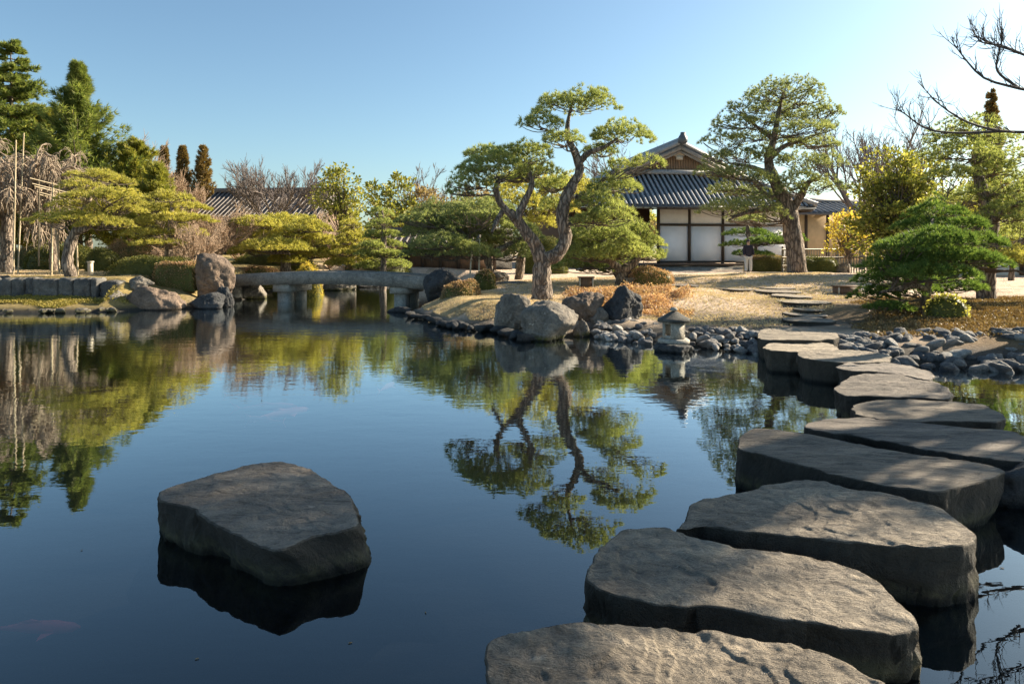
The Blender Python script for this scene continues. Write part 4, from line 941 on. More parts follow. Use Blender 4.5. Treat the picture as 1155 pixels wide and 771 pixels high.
rockpx('rock', 'largest pale grey shore boulder below the main pine', 583, 652, 340, 390, 11.4, 58, 'rock', deep=.9, planes=14, bury=.35)
rockpx('rock', 'rounded boulder right of the main pine with a dark face', 634, 686, 322, 366, 12.6, 59, 'redrock', deep=.9, bury=.3)
rockpx('rock', 'dark flat faced boulder under the dry ground cover', 680, 736, 322, 361, 12.7, 60, 'darkrock', deep=.9, bury=.3)
rockpx('rock', 'small mossy yellow rock at the foot of the shore boulders', 645, 668, 360, 388, 11.9, 61, 'rock', deep=.9)
rockpx('rock', 'pale rock among pines left of the main trunk', 543, 577, 302, 318, 21.5, 62, 'rock', deep=.8)
rockpx('rock', 'small pale rock behind the red tipped shrub', 516, 545, 312, 326, 18.8, 63, 'rock', deep=.8)
rockpx('rock', 'dark rock behind the lowest pine pads right of the trunk', 690, 740, 297, 318, 21.5, 64, 'darkrock', deep=.8)
rockpx('rock', 'grey rock beside the hedge at the foot of the big pine', 940, 962, 296, 308, 27.0, 65, 'rock', deep=.8)
rockpx('rock', 'flat stone slab on the lawn behind the main pine', 555, 600, 317, 324, 19.8, 66, 'rock', deep=.5)
rockpx('rock', 'low rock behind the bridge beside the inlet', 360, 400, 315, 331, 26, 67, 'rock', deep=.6, bury=.6)
rockpx('rock', 'broad dark rock on the far bank behind the bridge', 400, 450, 318, 332, 28, 68, 'darkrock', deep=.6, bury=.6)
rockpx('rock', 'small mossy rock beside the near left edge of the bank', 20, 75, 342, 353, 17.2, 69, 'rock', deep=.5, bury=.6)
rockpx('rock', 'grey stone capping the gap between the two dark shore boulders', 664, 690, 345, 366, 12.6, 70, 'rock', deep=.7)

# ------------------------------------------------------------------ small shore stones, one object each
protos = {}
for mt_n in ('pebble', 'dpebble'):
    for i in range(8):
        V, T = rockmesh((1, .8, .62), 200 + i, sub=3, planes=9, soft=14, rough=.06)
        bmx = M().add(V, T=T); o = bmx.build('shore_stone', MT[mt_n], smooth=True); protos[mt_n, i] = [o, False]
rs = random.Random(11)
def stones(poly_px, n, mt_n, smin, smax, label, group, zoff=.0):
    c = 0
    while c < n:
        t = rs.random() * (len(poly_px) - 1); i = int(t); f = t - i; (x, y0, y1) = [poly_px[i][k] * (1 - f) + poly_px[i + 1][k] * f for k in range(3)]
        py = y0 + (y1 - y0) * rs.random() ** 1.15; z = .03 + .2 * (y1 - py) / (y1 - y0 + 1e-6)
        P = onz(x, py, z); s = smin * .8 + (smax * 1.12 - smin * .8) * rs.random() ** 1.3; k = (mt_n, rs.randrange(8)); o, used = protos[k]
        if used: o = o.copy(); col.objects.link(o)
        else: protos[k][1] = True
        g = gz(P[0], P[1])
        o.location = (P[0], P[1], max(z, g) + s * .1 - .03); o.rotation_euler = (rs.uniform(-.5, .5), rs.uniform(-.5, .5), rs.uniform(0, 6.28)); o.scale = (s, s * rs.uniform(.7, 1.1), s * rs.uniform(.7, 1.1))
        tag(o, label, 'stone', group); c += 1
stones([(672, 362, 380), (700, 358, 384), (740, 360, 388)], 52, 'pebble', .15, .28, 'small pale stone in the shore heap left of the lantern', 'shore stones left of the lantern')
stones([(770, 370, 391), (800, 369, 394), (830, 370, 396), (858, 372, 398)], 68, 'pebble', .14, .26, 'small grey stone in the shore heap between lantern and stepping stones', 'shore stones right of the lantern')
stones([(945, 378, 398), (980, 380, 408), (1020, 379, 412), (1070, 378, 415), (1110, 378, 416), (1160, 380, 418)], 180, 'dpebble', .19, .33, 'grey stone piled on the bank right of the stepping stones', 'bank stones right of the stepping stones')
for k, (o, used) in protos.items():
    if not used: bpy.data.objects.remove(o)

# mossy edging stones along the left bank
es = random.Random(8)
for i in range(34):
    px = 2 + i * 3.9; P = onz(px, 350 + es.uniform(-2, 1), .05); s = es.uniform(.13, .26)
    if i == 0:
        V, T = rockmesh((1, .8, .7), 333, sub=3, planes=9, soft=12, rough=.06); e0 = M().add(V, T=T).build('edging_stone', MT['rock'], smooth=True); o = e0
    else: o = e0.copy(); col.objects.link(o)
    o.location = (P[0], P[1], .06); o.scale = (s * 1.2, s, s); o.rotation_euler = (0, 0, es.uniform(0, 6))
    tag(o, 'small mossy stone edging the water along the left bank', 'stone', 'edging stones along the left bank')

for i in range(26):
    px = 452 + i * 5.6; P = onz(px, float(np.interp(px, [452, 476, 500, 560, 590, 600], [350, 358, 366, 372, 381, 382])) + es.uniform(-1.5, 1.5), .05); s = es.uniform(.14, .32)
    if i == 0:
        V, T = rockmesh((1, .8, .7), 334, sub=3, planes=9, soft=14, rough=.08); e0 = M().add(V, T=T).build('edging_stone', MT['darkrock'], smooth=True); o = e0
    else: o = e0.copy(); col.objects.link(o)
    o.location = (P[0], P[1], .05); o.scale = (s * 1.3, s, s * .9); o.rotation_euler = (es.uniform(-.3, .3), es.uniform(-.3, .3), es.uniform(0, 6))
    tag(o, 'dark wet stone edging the left flank of the pine point', 'stone', 'edging stones along the pine point')

# ------------------------------------------------------------------ koi
MT['koi'] = m_plain('pink_koi', (.98, .14, .12), .5, .1, 12); MT['koio'] = m_plain('orange_koi', (.95, .28, .05), .5, .1, 12); MT['koiw'] = m_plain('pale_koi', (.98, .3, .26), .5, .1, 12)
def koi(px, py, L_, ang, label, mt='koi', z=-.065):
    p_ = onz(px, py, z); n = 14; t = np.linspace(0, 1, n); r_ = np.interp(t, [0, .08, .3, .6, .85, 1], [.012, .045, .068, .055, .022, .014]) * L_
    P = np.c_[-(t - .5) * L_, np.sin(t * 3.2) * .05 * L_ * t, 0 * t]
    m = M(); m.tubes(P, r_, 12, True); V = m.v[0]; V[:, 2] *= 1.15
    r = thing('koi', label, 'fish', tuple(p_), rz=ang); L(m, 'body', mt, r, True)
    for nme, pts in (('tail_fin', [(-.48, 0, 0), (-.68, .02, .12), (-.6, .01, 0), (-.68, .02, -.12)]), ('dorsal_fin', [(.1, 0, .06), (-.05, 0, .1), (-.2, 0, .07), (-.05, 0, .06)])):
        V = np.array(pts) * L_; m = M(); V2 = V + [0, .006, 0]; m.add(np.vstack([V, V2]), Q=[(0, 1, 2, 3), (7, 6, 5, 4)] + [(i, i + 4, (i + 1) % 4 + 4, (i + 1) % 4) for i in range(4)]); L(m, nme, mt, r)
    for s in (-1, 1):
        m = M(); m.add(np.array([(.25, s * .06, -.02), (.12, s * .19, -.05), (.1, s * .07, -.03)]) * L_, T=[(0, 1, 2)]); L(m, 'side_fin', mt, r)
koi(303, 459, .55, .15, 'pink koi nearest the middle of the open pond, left of its companion', z=-.066)
koi(319, 466, .55, .8, 'pale pink koi turned upward next to the first koi', 'koiw', z=-.066)
koi(297, 473, .38, 2.8, 'small pale koi below the pink pair', 'koiw', z=-.06)
koi(437, 436, .45, 1.4, 'tiny faint koi in front of the bridge reflection', 'koiw', z=-.065)
koi(276, 446, .36, 0, 'small pink koi above the pink pair', z=-.06)
koi(8, 437, .75, 0, 'orange koi at the far left edge under the tree reflections', 'koio', z=-.085)
koi(40, 708, .36, .05, 'dim reddish koi deep in the near left corner', 'koi', -.06)
rf = random.Random(3); first = None
for i, (px, py) in enumerate([(371, 590), (222, 742), (395, 724), (480, 690), (92, 620), (1130, 640)]):
    P = onz(px, py, .003); m = M(); a = np.linspace(0, 2 * np.pi, 9)[:-1]; V = np.c_[np.cos(a) * .5, np.sin(a) * .22, .05 * np.cos(a) ** 2]; V2 = V - [0, 0, .04]
    if first is None:
        m.add(np.vstack([V, V2, [[0, 0, 0]]]), T=[(k, (k + 1) % 8, 16) for k in range(8)], Q=[(k, k + 8, (k + 1) % 8 + 8, (k + 1) % 8) for k in range(8)]); first = m.build('floating_leaf', LF['litter']); o = first
    else: o = first.copy(); col.objects.link(o)
    sc_ = rf.uniform(.012, .02); o.location = tuple(P); o.scale = (sc_,) * 3; o.rotation_euler = (0, 0, rf.uniform(0, 6)); tag(o, 'tiny dead leaf floating on the open pond', 'leaf', 'dead leaves floating on the pond')
# ------------------------------------------------------------------ the main pine on the point
pine('pine_tree', 'tall twisting garden pine with forked trunk on the point', 15.6,
     [([(612, 340), (611, 318), (613, 296), (618, 288)], [12, 10.5, 9.5, 7.5]),
      ([(616, 292), (630, 285), (638, 270), (634, 246), (637, 228), (645, 211), (654, 192), (650, 176), (645, 165), (640, 152), (641, 135), (645, 118)], [8, 7.5, 7.2, 7, 6.5, 5.8, 5, 4.3, 3.7, 3.2, 2.4, 1.2], .5),
      ([(653, 184), (662, 174), (673, 169), (685, 164), (696, 156)], [3.6, 3.2, 2.8, 2, 1.2], .3, .3),
      ([(612, 296), (603, 275), (593, 262), (582, 247), (575, 238)], [8, 6.5, 6, 5.5, 4.5], -.3),
      ([(580, 246), (570, 236), (563, 226), (559, 214), (562, 205), (570, 203)], [4.5, 4, 3.6, 3.2, 2.6, 2], -.4, -.3),
      ([(582, 248), (588, 236), (595, 221), (600, 208), (597, 195), (592, 183)], [4.6, 4, 3.5, 3, 2.4, 1.6], -.1, -.3),
      ([(567, 238), (560, 250), (555, 262)], [3, 2.4, 1.2], -.6, -.3),
      ([(650, 222), (662, 226), (672, 218), (674, 208)], [3, 2.6, 2.2, 1.4], .5, .2)],
     [(650, 114, 78, 26, .3), (609, 137, 46, 19, -.2), (700, 151, 66, 24, .5), (634, 157, 44, 16, -.5), (676, 170, 40, 14, .8), (729, 183, 38, 13, .2), (700, 186, 30, 11, .8),
      (694, 209, 58, 20, .7), (676, 226, 52, 22, .2), (690, 243, 52, 20, -.3), (664, 247, 40, 16, -.3),
      (592, 174, 66, 20, .2), (560, 187, 72, 26, -.4), (532, 203, 44, 22, -.6), (609, 192, 48, 18, .6), (546, 172, 44, 14, .5), (624, 209, 44, 16, 1.0), (626, 232, 34, 14, .9), (583, 200, 44, 14, 1.0), (519, 215, 26, 12, -.4)],
     'pine', seed=1, hole=-.38, nl=.105, nw=.0062, k=15, dens=1.15, depth=.85)
# second large pine in front of the house
pine('pine_tree', 'massive old pine with thick leaning trunk right of the white wall', 24.5,
     [([(900, 312), (897, 285), (893, 258), (889, 238), (884, 225), (877, 211), (869, 192), (867, 175), (872, 160), (876, 140), (880, 118), (884, 102)], [11.5, 10, 9.5, 9, 8, 6.5, 5.5, 4.5, 3.6, 3, 2, 1]),
      ([(890, 240), (902, 224), (910, 208), (925, 200)], [5.5, 4, 2.6, 1.4], -.6), ([(882, 228), (865, 236), (850, 238), (835, 242), (822, 248)], [4, 3.2, 2.6, 2, 1], -1.2),
      ([(872, 200), (858, 192), (842, 187), (822, 184)], [4, 3, 2, 1], -.6), ([(868, 178), (885, 165), (905, 158), (925, 150)], [3.5, 2.6, 2, 1], .8), ([(880, 222), (868, 222), (858, 214), (848, 204)], [3.5, 2.6, 2, 1], -.6),
      ([(873, 158), (860, 148), (848, 138), (838, 128)], [2.5, 2, 1.5, .8], .5)],
     [(888, 99, 64, 16), (860, 108, 44, 14), (910, 110, 40, 14), (840, 121, 42, 14), (872, 122, 50, 14), (912, 127, 60, 16), (935, 124, 26, 12), (893, 134, 50, 12), (828, 137, 46, 14), (857, 137, 40, 12), (905, 146, 60, 12), (931, 141, 26, 12),
      (818, 155, 46, 14), (850, 154, 50, 14), (884, 160, 46, 12), (920, 163, 50, 14), (838, 173, 56, 14), (808, 176, 30, 12), (865, 177, 40, 12), (905, 180, 50, 14), (934, 182, 34, 14), (808, 192, 44, 14), (836, 196, 50, 14), (862, 203, 40, 12), (900, 200, 44, 14), (926, 208, 46, 16), (896, 214, 40, 14),
      (818, 213, 40, 14), (845, 217, 46, 14), (820, 233, 52, 18), (850, 230, 46, 18), (868, 241, 38, 18), (838, 246, 40, 12)],
     'pined', seed=2, nl=.13, nw=.0085, k=13, dens=.62, depth=1.1, spacing=.125, twigr=.012, limb=.04)
# low pines around the main trunk
pine('pine_tree', 'low spreading pine with rounded pads right of the main pine trunk', 19.6, [([(700, 318), (704, 306), (716, 296), (724, 284)], [7, 6, 4, 2]), ([(703, 306), (690, 296), (676, 284), (668, 262)], [5, 4, 3, 1.6])],
     [(676, 262, 66, 20), (700, 258, 46, 16), (655, 268, 44, 18), (664, 284, 60, 22), (700, 282, 60, 22), (686, 272, 50, 18), (724, 272, 44, 16), (735, 286, 36, 18), (650, 296, 50, 20), (690, 300, 60, 18), (722, 258, 30, 14)],
     'pine', seed=3, hole=-.3, nl=.11, nw=.008, k=13, dens=1.0)
pine('pine_tree', 'wide low pine stretched out left of the main pine behind poles', 21.5, [([(556, 316), (552, 300), (546, 284), (530, 270)], [5, 4.4, 4, 2.4]), ([(548, 288), (570, 278), (588, 268)], [4, 3, 2])],
     [(500, 238, 66, 18), (540, 236, 70, 20), (474, 246, 50, 16), (520, 252, 76, 20), (486, 260, 60, 18), (560, 250, 60, 20), (540, 266, 60, 18), (500, 274, 66, 18), (584, 262, 50, 20), (566, 276, 56, 18), (590, 284, 46, 18), (530, 284, 60, 14), (480, 284, 50, 14)],
     'pined', seed=4, nl=.12, nw=.009, k=13, dens=.95, spacing=.105)
pine('pine_tree', 'yellow green pine behind the forked trunk of the main pine', 23.5, [([(585, 312), (590, 280), (600, 250)], [5, 4, 2])],
     [(600, 205, 60, 26), (640, 210, 60, 26), (580, 226, 60, 24), (620, 232, 60, 20), (600, 250, 50, 18), (570, 205, 40, 18), (560, 240, 40, 16)], 'piney', seed=5, nl=.13, nw=.011, k=12, dens=.9, spacing=.12)
pine('pine_tree', 'small tiered pine against the white wall panels', 31, [([(846, 308), (846, 285), (844, 262), (842, 250)], [3.2, 2.8, 2.4, 1.4])],
     [(846, 248, 34, 10), (842, 262, 46, 10), (868, 272, 48, 12), (836, 275, 40, 8), (885, 268, 40, 14), (848, 286, 40, 7)], 'pineg', seed=6, hs=.9, nl=.13, nw=.012, k=12, spacing=.13)
# left bank pines
pine('pine_tree', 'leaning layered pine on the stone wall at left', 18.6, [([(82, 314), (76, 296), (78, 280), (84, 264), (92, 246), (100, 226), (106, 204)], [6.5, 6, 5.6, 5, 4, 3, 1.6]), ([(84, 264), (100, 256), (116, 250)], [3.5, 2.6, 1.6])],
     [(104, 196, 44, 11), (118, 203, 60, 13), (92, 209, 44, 12), (98, 221, 56, 13), (130, 219, 50, 14), (94, 231, 66, 14), (130, 235, 56, 14), (84, 245, 74, 17, -.4), (120, 251, 52, 16), (56, 250, 30, 10), (145, 226, 30, 14)],
     'piney', seed=7, hs=.9, nl=.09, nw=.0075, k=14, dens=1.05)
pine('pine_tree', 'broad layered yellow green pine left of the pink bare shrub', 22, [([(192, 312), (190, 290), (192, 262), (194, 234)], [5, 4.4, 3.4, 2])],
     [(190, 222, 46, 12), (204, 232, 52, 14), (176, 236, 46, 14), (206, 246, 58, 14), (178, 250, 56, 15), (196, 262, 60, 14), (162, 262, 36, 14), (214, 262, 34, 14), (180, 274, 50, 10)], 'piney', seed=8, hs=.9, nl=.11, nw=.009, k=13)
pine('pine_tree', 'dense dome shaped pine with bright top above the bridge', 25.5, [([(322, 305), (322, 290), (318, 272), (322, 256)], [6, 5, 4, 2])],
     [(318, 250, 74, 14), (288, 251, 50, 15), (348, 256, 44, 16), (330, 262, 62, 16), (292, 265, 56, 18), (358, 270, 36, 20), (310, 277, 66, 16), (346, 285, 50, 20), (285, 281, 44, 16), (324, 292, 40, 12)], 'piney', seed=9, hole=-.34, hs=1.05, nl=.11, nw=.010, k=13, dens=1.1)
for i, (px, pb, pt, w_, lf, lb) in enumerate([(397, 303, 247, 62, 'piney', 'small bright cone shaped tiered pine right of the dome pine'), (431, 306, 235, 68, 'pine', 'taller tiered cone pine second right of the dome pine')]):
    pads = []; n = 6
    for j in range(n):
        t = j / (n - 1); wj = w_ * (.4 + .6 * t); pads += [(px + (j % 2) * 3 - 2, pt + 4 + (pb - pt - 14) * t, wj * .8, 9), (px - wj * .22, pt + 8 + (pb - pt - 14) * t, wj * .5, 9), (px + wj * .25, pt + 7 + (pb - pt - 14) * t, wj * .5, 9)]
    pine('pine_tree', lb, 27 - i * 1.5, [([(px, pb), (px + 2, (pb + pt) / 2), (px, pt + 2)], [4, 3, 1])], pads, lf, seed=20 + i, hs=.9, nl=.11, nw=.010, k=12)
# right side
pine('pine_tree', 'dark green shaded low pine leaning over the right bank', 12.6, [([(1043, 362), (1043, 345), (1046, 328), (1050, 306), (1048, 280), (1052, 250)], [5, 4.2, 4, 3.4, 3, 1.6]), ([(1046, 326), (1030, 322), (1010, 326), (992, 330)], [3.4, 3, 2.2, 1.2], -.3)],
     [(1056, 236, 56, 26), (1040, 252, 54, 22), (1080, 252, 56, 22), (1054, 270, 80, 22), (1100, 272, 60, 20), (1020, 278, 60, 20), (1070, 290, 90, 20), (1010, 296, 64, 20), (1050, 308, 84, 20), (1000, 312, 60, 22), (985, 330, 50, 22), (1024, 326, 64, 18), (1076, 322, 62, 16), (1110, 296, 50, 20), (1040, 294, 70, 20), (1000, 345, 44, 12)],
     'pineg', seed=10, hole=-.34, hs=.95, nl=.095, nw=.0058, k=16, dens=1.25, depth=.8, spacing=.085)
pine('pine_tree', 'tall pine with straight dark trunk at the right edge', 16, [([(1112, 340), (1112, 315), (1114, 290), (1118, 250), (1108, 215), (1100, 180), (1104, 150)], [10, 9, 8.5, 7, 5.5, 4, 2]), ([(1116, 255), (1135, 236), (1160, 226)], [4, 3.2, 2], -1), ([(1114, 270), (1090, 250), (1062, 236)], [4, 3, 1.6], -.5), ([(1117, 285), (1140, 280), (1165, 284)], [4, 3, 2], -1)],
     [(1090, 142, 60, 18), (1072, 156, 50, 18), (1118, 158, 60, 18), (1090, 172, 60, 18), (1060, 172, 40, 14), (1140, 176, 60, 20), (1110, 190, 60, 18), (1160, 200, 60, 20), (1076, 196, 50, 18), (1130, 212, 66, 18), (1165, 226, 60, 18), (1095, 222, 56, 18), (1140, 242, 66, 18), (1170, 252, 50, 18), (1130, 264, 60, 16)],
     'pine', seed=11, nl=.11, nw=.0075, k=13, dens=.85, spacing=.105, limb=.04)
pine('pine_tree', 'flat sunlit pine pad hanging in at the right edge above the white building', 15, [([(1185, 352), (1180, 320), (1172, 300), (1150, 294)], [6, 5, 4, 2])],
     [(1128, 291, 64, 17), (1160, 290, 60, 20), (1190, 284, 60, 18), (1105, 300, 30, 10)], 'piney', seed=12, nl=.1, nw=.007, k=14)
# conifers behind
conifer('conifer', 'darkest tall conifer at the far left edge', 12, 300, 44, 31, 130, 'conif', 1, nb=230, per=60, nl=.24, nw=.022, k=6, base=1.2, powr=.62, droop=-.15, up=.15, jag=.4)
conifer('conifer', 'feathery pointed conifer with upswept shoots left of centre left', 88, 300, 68, 29.5, 170, 'conif', 2, nb=300, per=40, nl=.3, nw=.016, k=7, base=1.2, powr=1.2, droop=.05, up=.5, jag=.45, tip=.02)
conifer('conifer', 'lower bright green conifer between feathery conifer and cypresses', 152, 300, 158, 30, 110, 'conify', 3, nb=190, per=44, nl=.22, nw=.018, k=7, base=1.1, powr=.7, up=.5, jag=.3)
conifer('conifer', 'bushy dark conifer behind the weeping tree', 45, 300, 120, 32, 130, 'conify', 4, nb=200, per=50, nl=.22, nw=.02, k=7, base=1.2, powr=.6, up=.4, jag=.35)
conifer('conifer', 'small green conifer behind the layered pines at left', 175, 300, 185, 27, 74, 'conify', 5, nb=130, per=36, nl=.18, nw=.016, k=7, base=1.1, powr=.7, up=.5)
CG = 'columnar cypresses on the skyline'
for i, (px, pt, w_, lb) in enumerate([(185, 165, 34, 'left most brownish columnar cypress on the skyline'), (206, 164, 34, 'middle brownish columnar cypress on the skyline'), (229, 164, 42, 'right most and fullest columnar cypress on the skyline')]):
    conifer('cypress', lb, px, 262, pt, 62, w_, 'cypress', 30 + i, CG, nb=230, per=24, nl=.32, nw=.04, k=4, base=.6, powr=.8, droop=.5, up=.5, jag=.15, cat='cypress')
conifer('cypress', 'narrow pointed cypress behind the right hand pine', 1118, 262, 100, 34, 62, 'cypress', 35, nb=200, per=30, nl=.22, nw=.03, k=5, base=.6, powr=1.2, droop=.3, up=.5, jag=.2, cat='cypress')
# broadleaf trees
broad('broadleaf_tree', 'round light green broadleaf tree right of the tiled hall roof', 386, 300, 34, [(384, 203, 40, 34), (372, 222, 34, 36), (400, 226, 40, 34), (386, 245, 40, 30)], 'broad', 1, size=.17, dens=110, clump=.42, hollow=.3)
broad('broadleaf_tree', 'dense yellow green broadleaf tree right of the big pine', 1008, 322, 23.5, [(1006, 190, 60, 40), (985, 214, 50, 46), (1022, 216, 60, 50), (1000, 246, 76, 46), (975, 262, 40, 40), (1040, 196, 50, 40), (1045, 240, 60, 60), (1005, 278, 70, 40)], 'broad', 2, size=.13, dens=170, clump=.34, trunkr=.13)
broad('golden_shrub', 'golden leaved small tree in front of the ochre annex', 958, 305, 27, [(955, 256, 44, 36), (945, 274, 28, 30), (972, 268, 36, 36)], 'gold', 3, size=.11, dens=150, clump=.28, trunkr=.05, cat='small tree')
BK = [(428, 222, 30, 44, 'broad', 'dark green tree at the left of the middle treeline'), (452, 218, 34, 46, 'broad', 'green broadleaf tree second from left in the middle treeline'), (478, 228, 38, 36, 'olive', 'brownish tree in the middle treeline'),
      (505, 232, 40, 30, 'olive', 'grey brown bushy tree just left of the main pine crown'), (440, 256, 50, 30, 'olive', 'low brown shrub mass below the middle treeline'), (540, 230, 44, 36, 'olive', 'brown green tree partly behind the main pine crown')]
for i, (x, y, w_, h_, lf, lb) in enumerate(BK):
    broad('broadleaf_tree', lb, x, 290, 44 + i, [(x, y, w_, h_), (x - w_ * .3, y + h_ * .5, w_ * .8, h_ * .8), (x + w_ * .3, y + h_ * .5, w_ * .8, h_ * .9)], lf, 40 + i, size=.24, dens=60, clump=.6, hollow=.2)
broad('broadleaf_tree', 'yellow green leafy mass behind the dark shaded pine', 1075, 320, 21, [(1070, 240, 70, 50), (1100, 262, 60, 40), (1050, 262, 50, 40), (1085, 215, 50, 36)], 'broad', 61, size=.11, dens=150, clump=.32)
broad('broadleaf_tree', 'yellow green leafy mass behind the straight dark trunk at the right edge', 1140, 320, 23, [(1140, 240, 60, 44), (1125, 262, 50, 30), (1165, 225, 60, 50)], 'broad', 62, size=.11, dens=150, clump=.32)
# bare trees
bare('bare_tree', 'wide spreading bare tree over the tiled hall roof', 309, 300, 182, 38, 1, r=.09, spread=1.2, mt='gtwig', up=.1, trunkh=.3, levels=((7, .6, 32), (7, .6, 32), (7, .55, 32)), nst=9, wander=.09, lf=1.35)
bare('bare_tree', 'large bare tree between the big pine and the yellow green tree', 972, 300, 132, 38, 2, r=.14, spread=.7, mt='gtwig', up=.12, trunkh=.3, levels=((6, .6, 34), (6, .58, 34), (6, .52, 34)), nst=6, wander=.09)
bare('bare_tree', 'bare tree rising behind the house roof', 800, 260, 150, 58, 3, r=.15, spread=.8, mt='gtwig', up=.1, trunkh=.3, levels=((6, .6, 34), (6, .58, 34), (5, .52, 34)), nst=6, wander=.09, base=.5)
bare('bare_tree', 'second bare tree behind the right side of the big pine', 1015, 300, 138, 44, 4, r=.14, spread=.7, mt='gtwig', levels=((6, .6, 34), (6, .58, 34), (5, .52, 34)), nst=6, wander=.09)
bare('bare_tree', 'faint bare tree on the skyline left of the main pine', 500, 290, 188, 60, 5, r=.14, spread=.8, mt='gtwig', levels=((6, .6, 34), (6, .58, 34), (5, .52, 34)), nst=6, wander=.09, base=.6)
bare('bare_tree', 'bare tree behind the left slope of the house roof', 700, 280, 150, 60, 6, r=.14, spread=.8, mt='gtwig', levels=((6, .6, 34), (6, .58, 34), (5, .52, 34)), nst=6, wander=.09, base=.6)
bare('bare_shrub', 'pinkish bare twiggy shrub left of the dome pine', 240, 300, 236, 24, 7, r=.04, spread=1.0, mt='ptwig', trunkh=.04, levels=((6, .7, 30), (6, .62, 32), (7, .6, 34)), nst=14, cat='bare shrub', up=.1)
bare('bare_shrub', 'pinkish bare shrub in front of the tiled hall wall', 268, 300, 245, 29, 8, r=.04, spread=1.0, mt='ptwig', trunkh=.04, levels=((6, .7, 30), (6, .62, 32), (7, .6, 34)), nst=12, cat='bare shrub', up=.1)
bare('bare_shrub', 'pale stemmed bare shrub at the foot of the layered yellow pine', 222, 305, 250, 21.5, 9, r=.03, spread=.8, mt='ptwig', trunkh=.04, levels=((5, .7, 30), (6, .62, 32), (6, .6, 34)), nst=10, cat='bare shrub', up=.1)
bare('bare_shrub', 'brown bare shrub between dome pine and broadleaf tree', 372, 300, 248, 29, 10, r=.04, spread=.8, mt='ptwig', trunkh=.04, levels=((6, .7, 30), (6, .62, 32), (6, .6, 34)), nst=10, cat='bare shrub', up=.1)
bare('bare_shrub', 'brown bare bush above the clipped hedge at left', 200, 296, 268, 25, 11, r=.03, spread=1.3, mt='ptwig', trunkh=.04, levels=((6, .7, 30), (6, .62, 32), (6, .6, 34)), nst=14, cat='bare shrub', up=.05)
bare('bare_tree', 'tall brownish bare tree behind the small conifers at left', 165, 300, 160, 45, 12, r=.1, spread=.6, mt='ptwig', levels=((6, .6, 34), (6, .58, 34), (6, .52, 34)), nst=6, wander=.09)
bare('bare_tree', 'brown bare tree under the skyline cypresses', 205, 300, 190, 48, 13, r=.1, spread=.8, mt='ptwig', levels=((6, .6, 34), (6, .58, 34), (6, .52, 34)), nst=6, wander=.09)
bare('weeping_tree', 'weeping bare tree with drooping twigs behind the bamboo poles', 8, 304, 168, 21.5, 14, r=.17, spread=1.5, mt='wtwig', trunkh=.5, levels=((7, .62, 40), (8, .62, 40), (9, .7, 30)), nst=12, up=.1, droop=.75, lf=1.7, cat='weeping tree')
bare('weeping_tree', 'smaller weeping bare tree right of the first one', 60, 302, 178, 23.5, 15, r=.1, spread=1.6, mt='wtwig', trunkh=.6, levels=((6, .62, 40), (7, .62, 40), (8, .7, 30)), nst=10, up=.1, droop=.75, lf=1.7, cat='weeping tree')
# cherry overhanging from the right: trunk just outside the frame
rng_ = np.random.default_rng(5)
cb = np.array([9.6, 10.6, gz(9.6, 10.6)]); ch = thing('cherry_tree', 'bare tree reaching dark branches into the upper right corner', 'bare tree', tuple(cb))
tr, mm_ = M(), M(); trunkmesh(tr, [cb - [0, 0, .2], cb + [.1, 0, 1.2], cb + [-.1, 0, 2.4], cb + [-.25, -.1, 3.4]], [.2, .17, .15, .12], seed=3); tr.build('trunk', MT['btwig'], ch, smooth=True)
for (pts, r0) in [([(1235, 180), (1180, 152), (1130, 148), (1092, 138), (1060, 118), (1035, 92)], .03), ([(1235, 150), (1180, 108), (1150, 100), (1110, 88), (1085, 62), (1072, 43)], .03),
                  ([(1230, 120), (1180, 75), (1150, 60), (1120, 50), (1100, 40)], .026), ([(1130, 148), (1080, 150), (1045, 145), (1020, 128), (1008, 121)], .022), ([(1150, 100), (1125, 80), (1128, 55), (1132, 34)], .02), ([(1150, 60), (1130, 52), (1108, 48), (1100, 40)], .02)]:
    W = np.array([at(x, y, 9.6 - .12 * i) for i, (x, y) in enumerate(pts)])
    if r0 > .03: W = np.vstack([[cb + [-.2, -.1, 3.0 if pts[0][1] > 150 else 3.3]], W])
    P = smooth_path(W, 16); mm_.tubes(P, np.linspace(r0, .004, 16), 6)
    idx = np.arange(5, 15); S = P[idx]; T_ = norm(np.diff(P, axis=0))[idx]
    for rep in range(2):
        D = norm(T_ + rng_.normal(size=T_.shape) * .55 + [0, 0, .25]); grow(mm_, rng_, S, D, rng_.uniform(.12, .38, len(S)), np.full(len(S), .006), ((3, .6, 35),), .1, .12)
mm_.build('crown', MT['btwig'], ch)
# evergreen standing just outside the frame that shades the stepping stones
def opx(x, z, Y=9.6): return (CX + x / Y * F, HY - (z - H) / Y * F)
sp_ = np.random.default_rng(21); pads_ = []
for i in range(27):
    a_ = sp_.uniform(0, 6.28); q_ = math.sqrt(sp_.uniform(.02, 1)); z_ = sp_.uniform(3.0, 9.4); rr_ = 3.6 * (1 - .06 * (z_ - 3))
    x_, y_ = opx(12.4 + math.cos(a_) * rr_ * q_, z_); pads_.append((x_, y_, sp_.uniform(90, 165), 34, math.sin(a_) * rr_ * q_ * 1.15))
pine('pine_tree', 'big pine just outside the right edge that shades the stepping stones', 9.6, [([opx(12.4, .4), opx(12.2, 2.5), opx(12.6, 5), opx(12.4, 7.5), opx(12.5, 9.3)], [18, 15, 12, 7, 3])], pads_, 'pined', seed=15, nl=.14, nw=.011, k=12, dens=.62, spacing=.12)

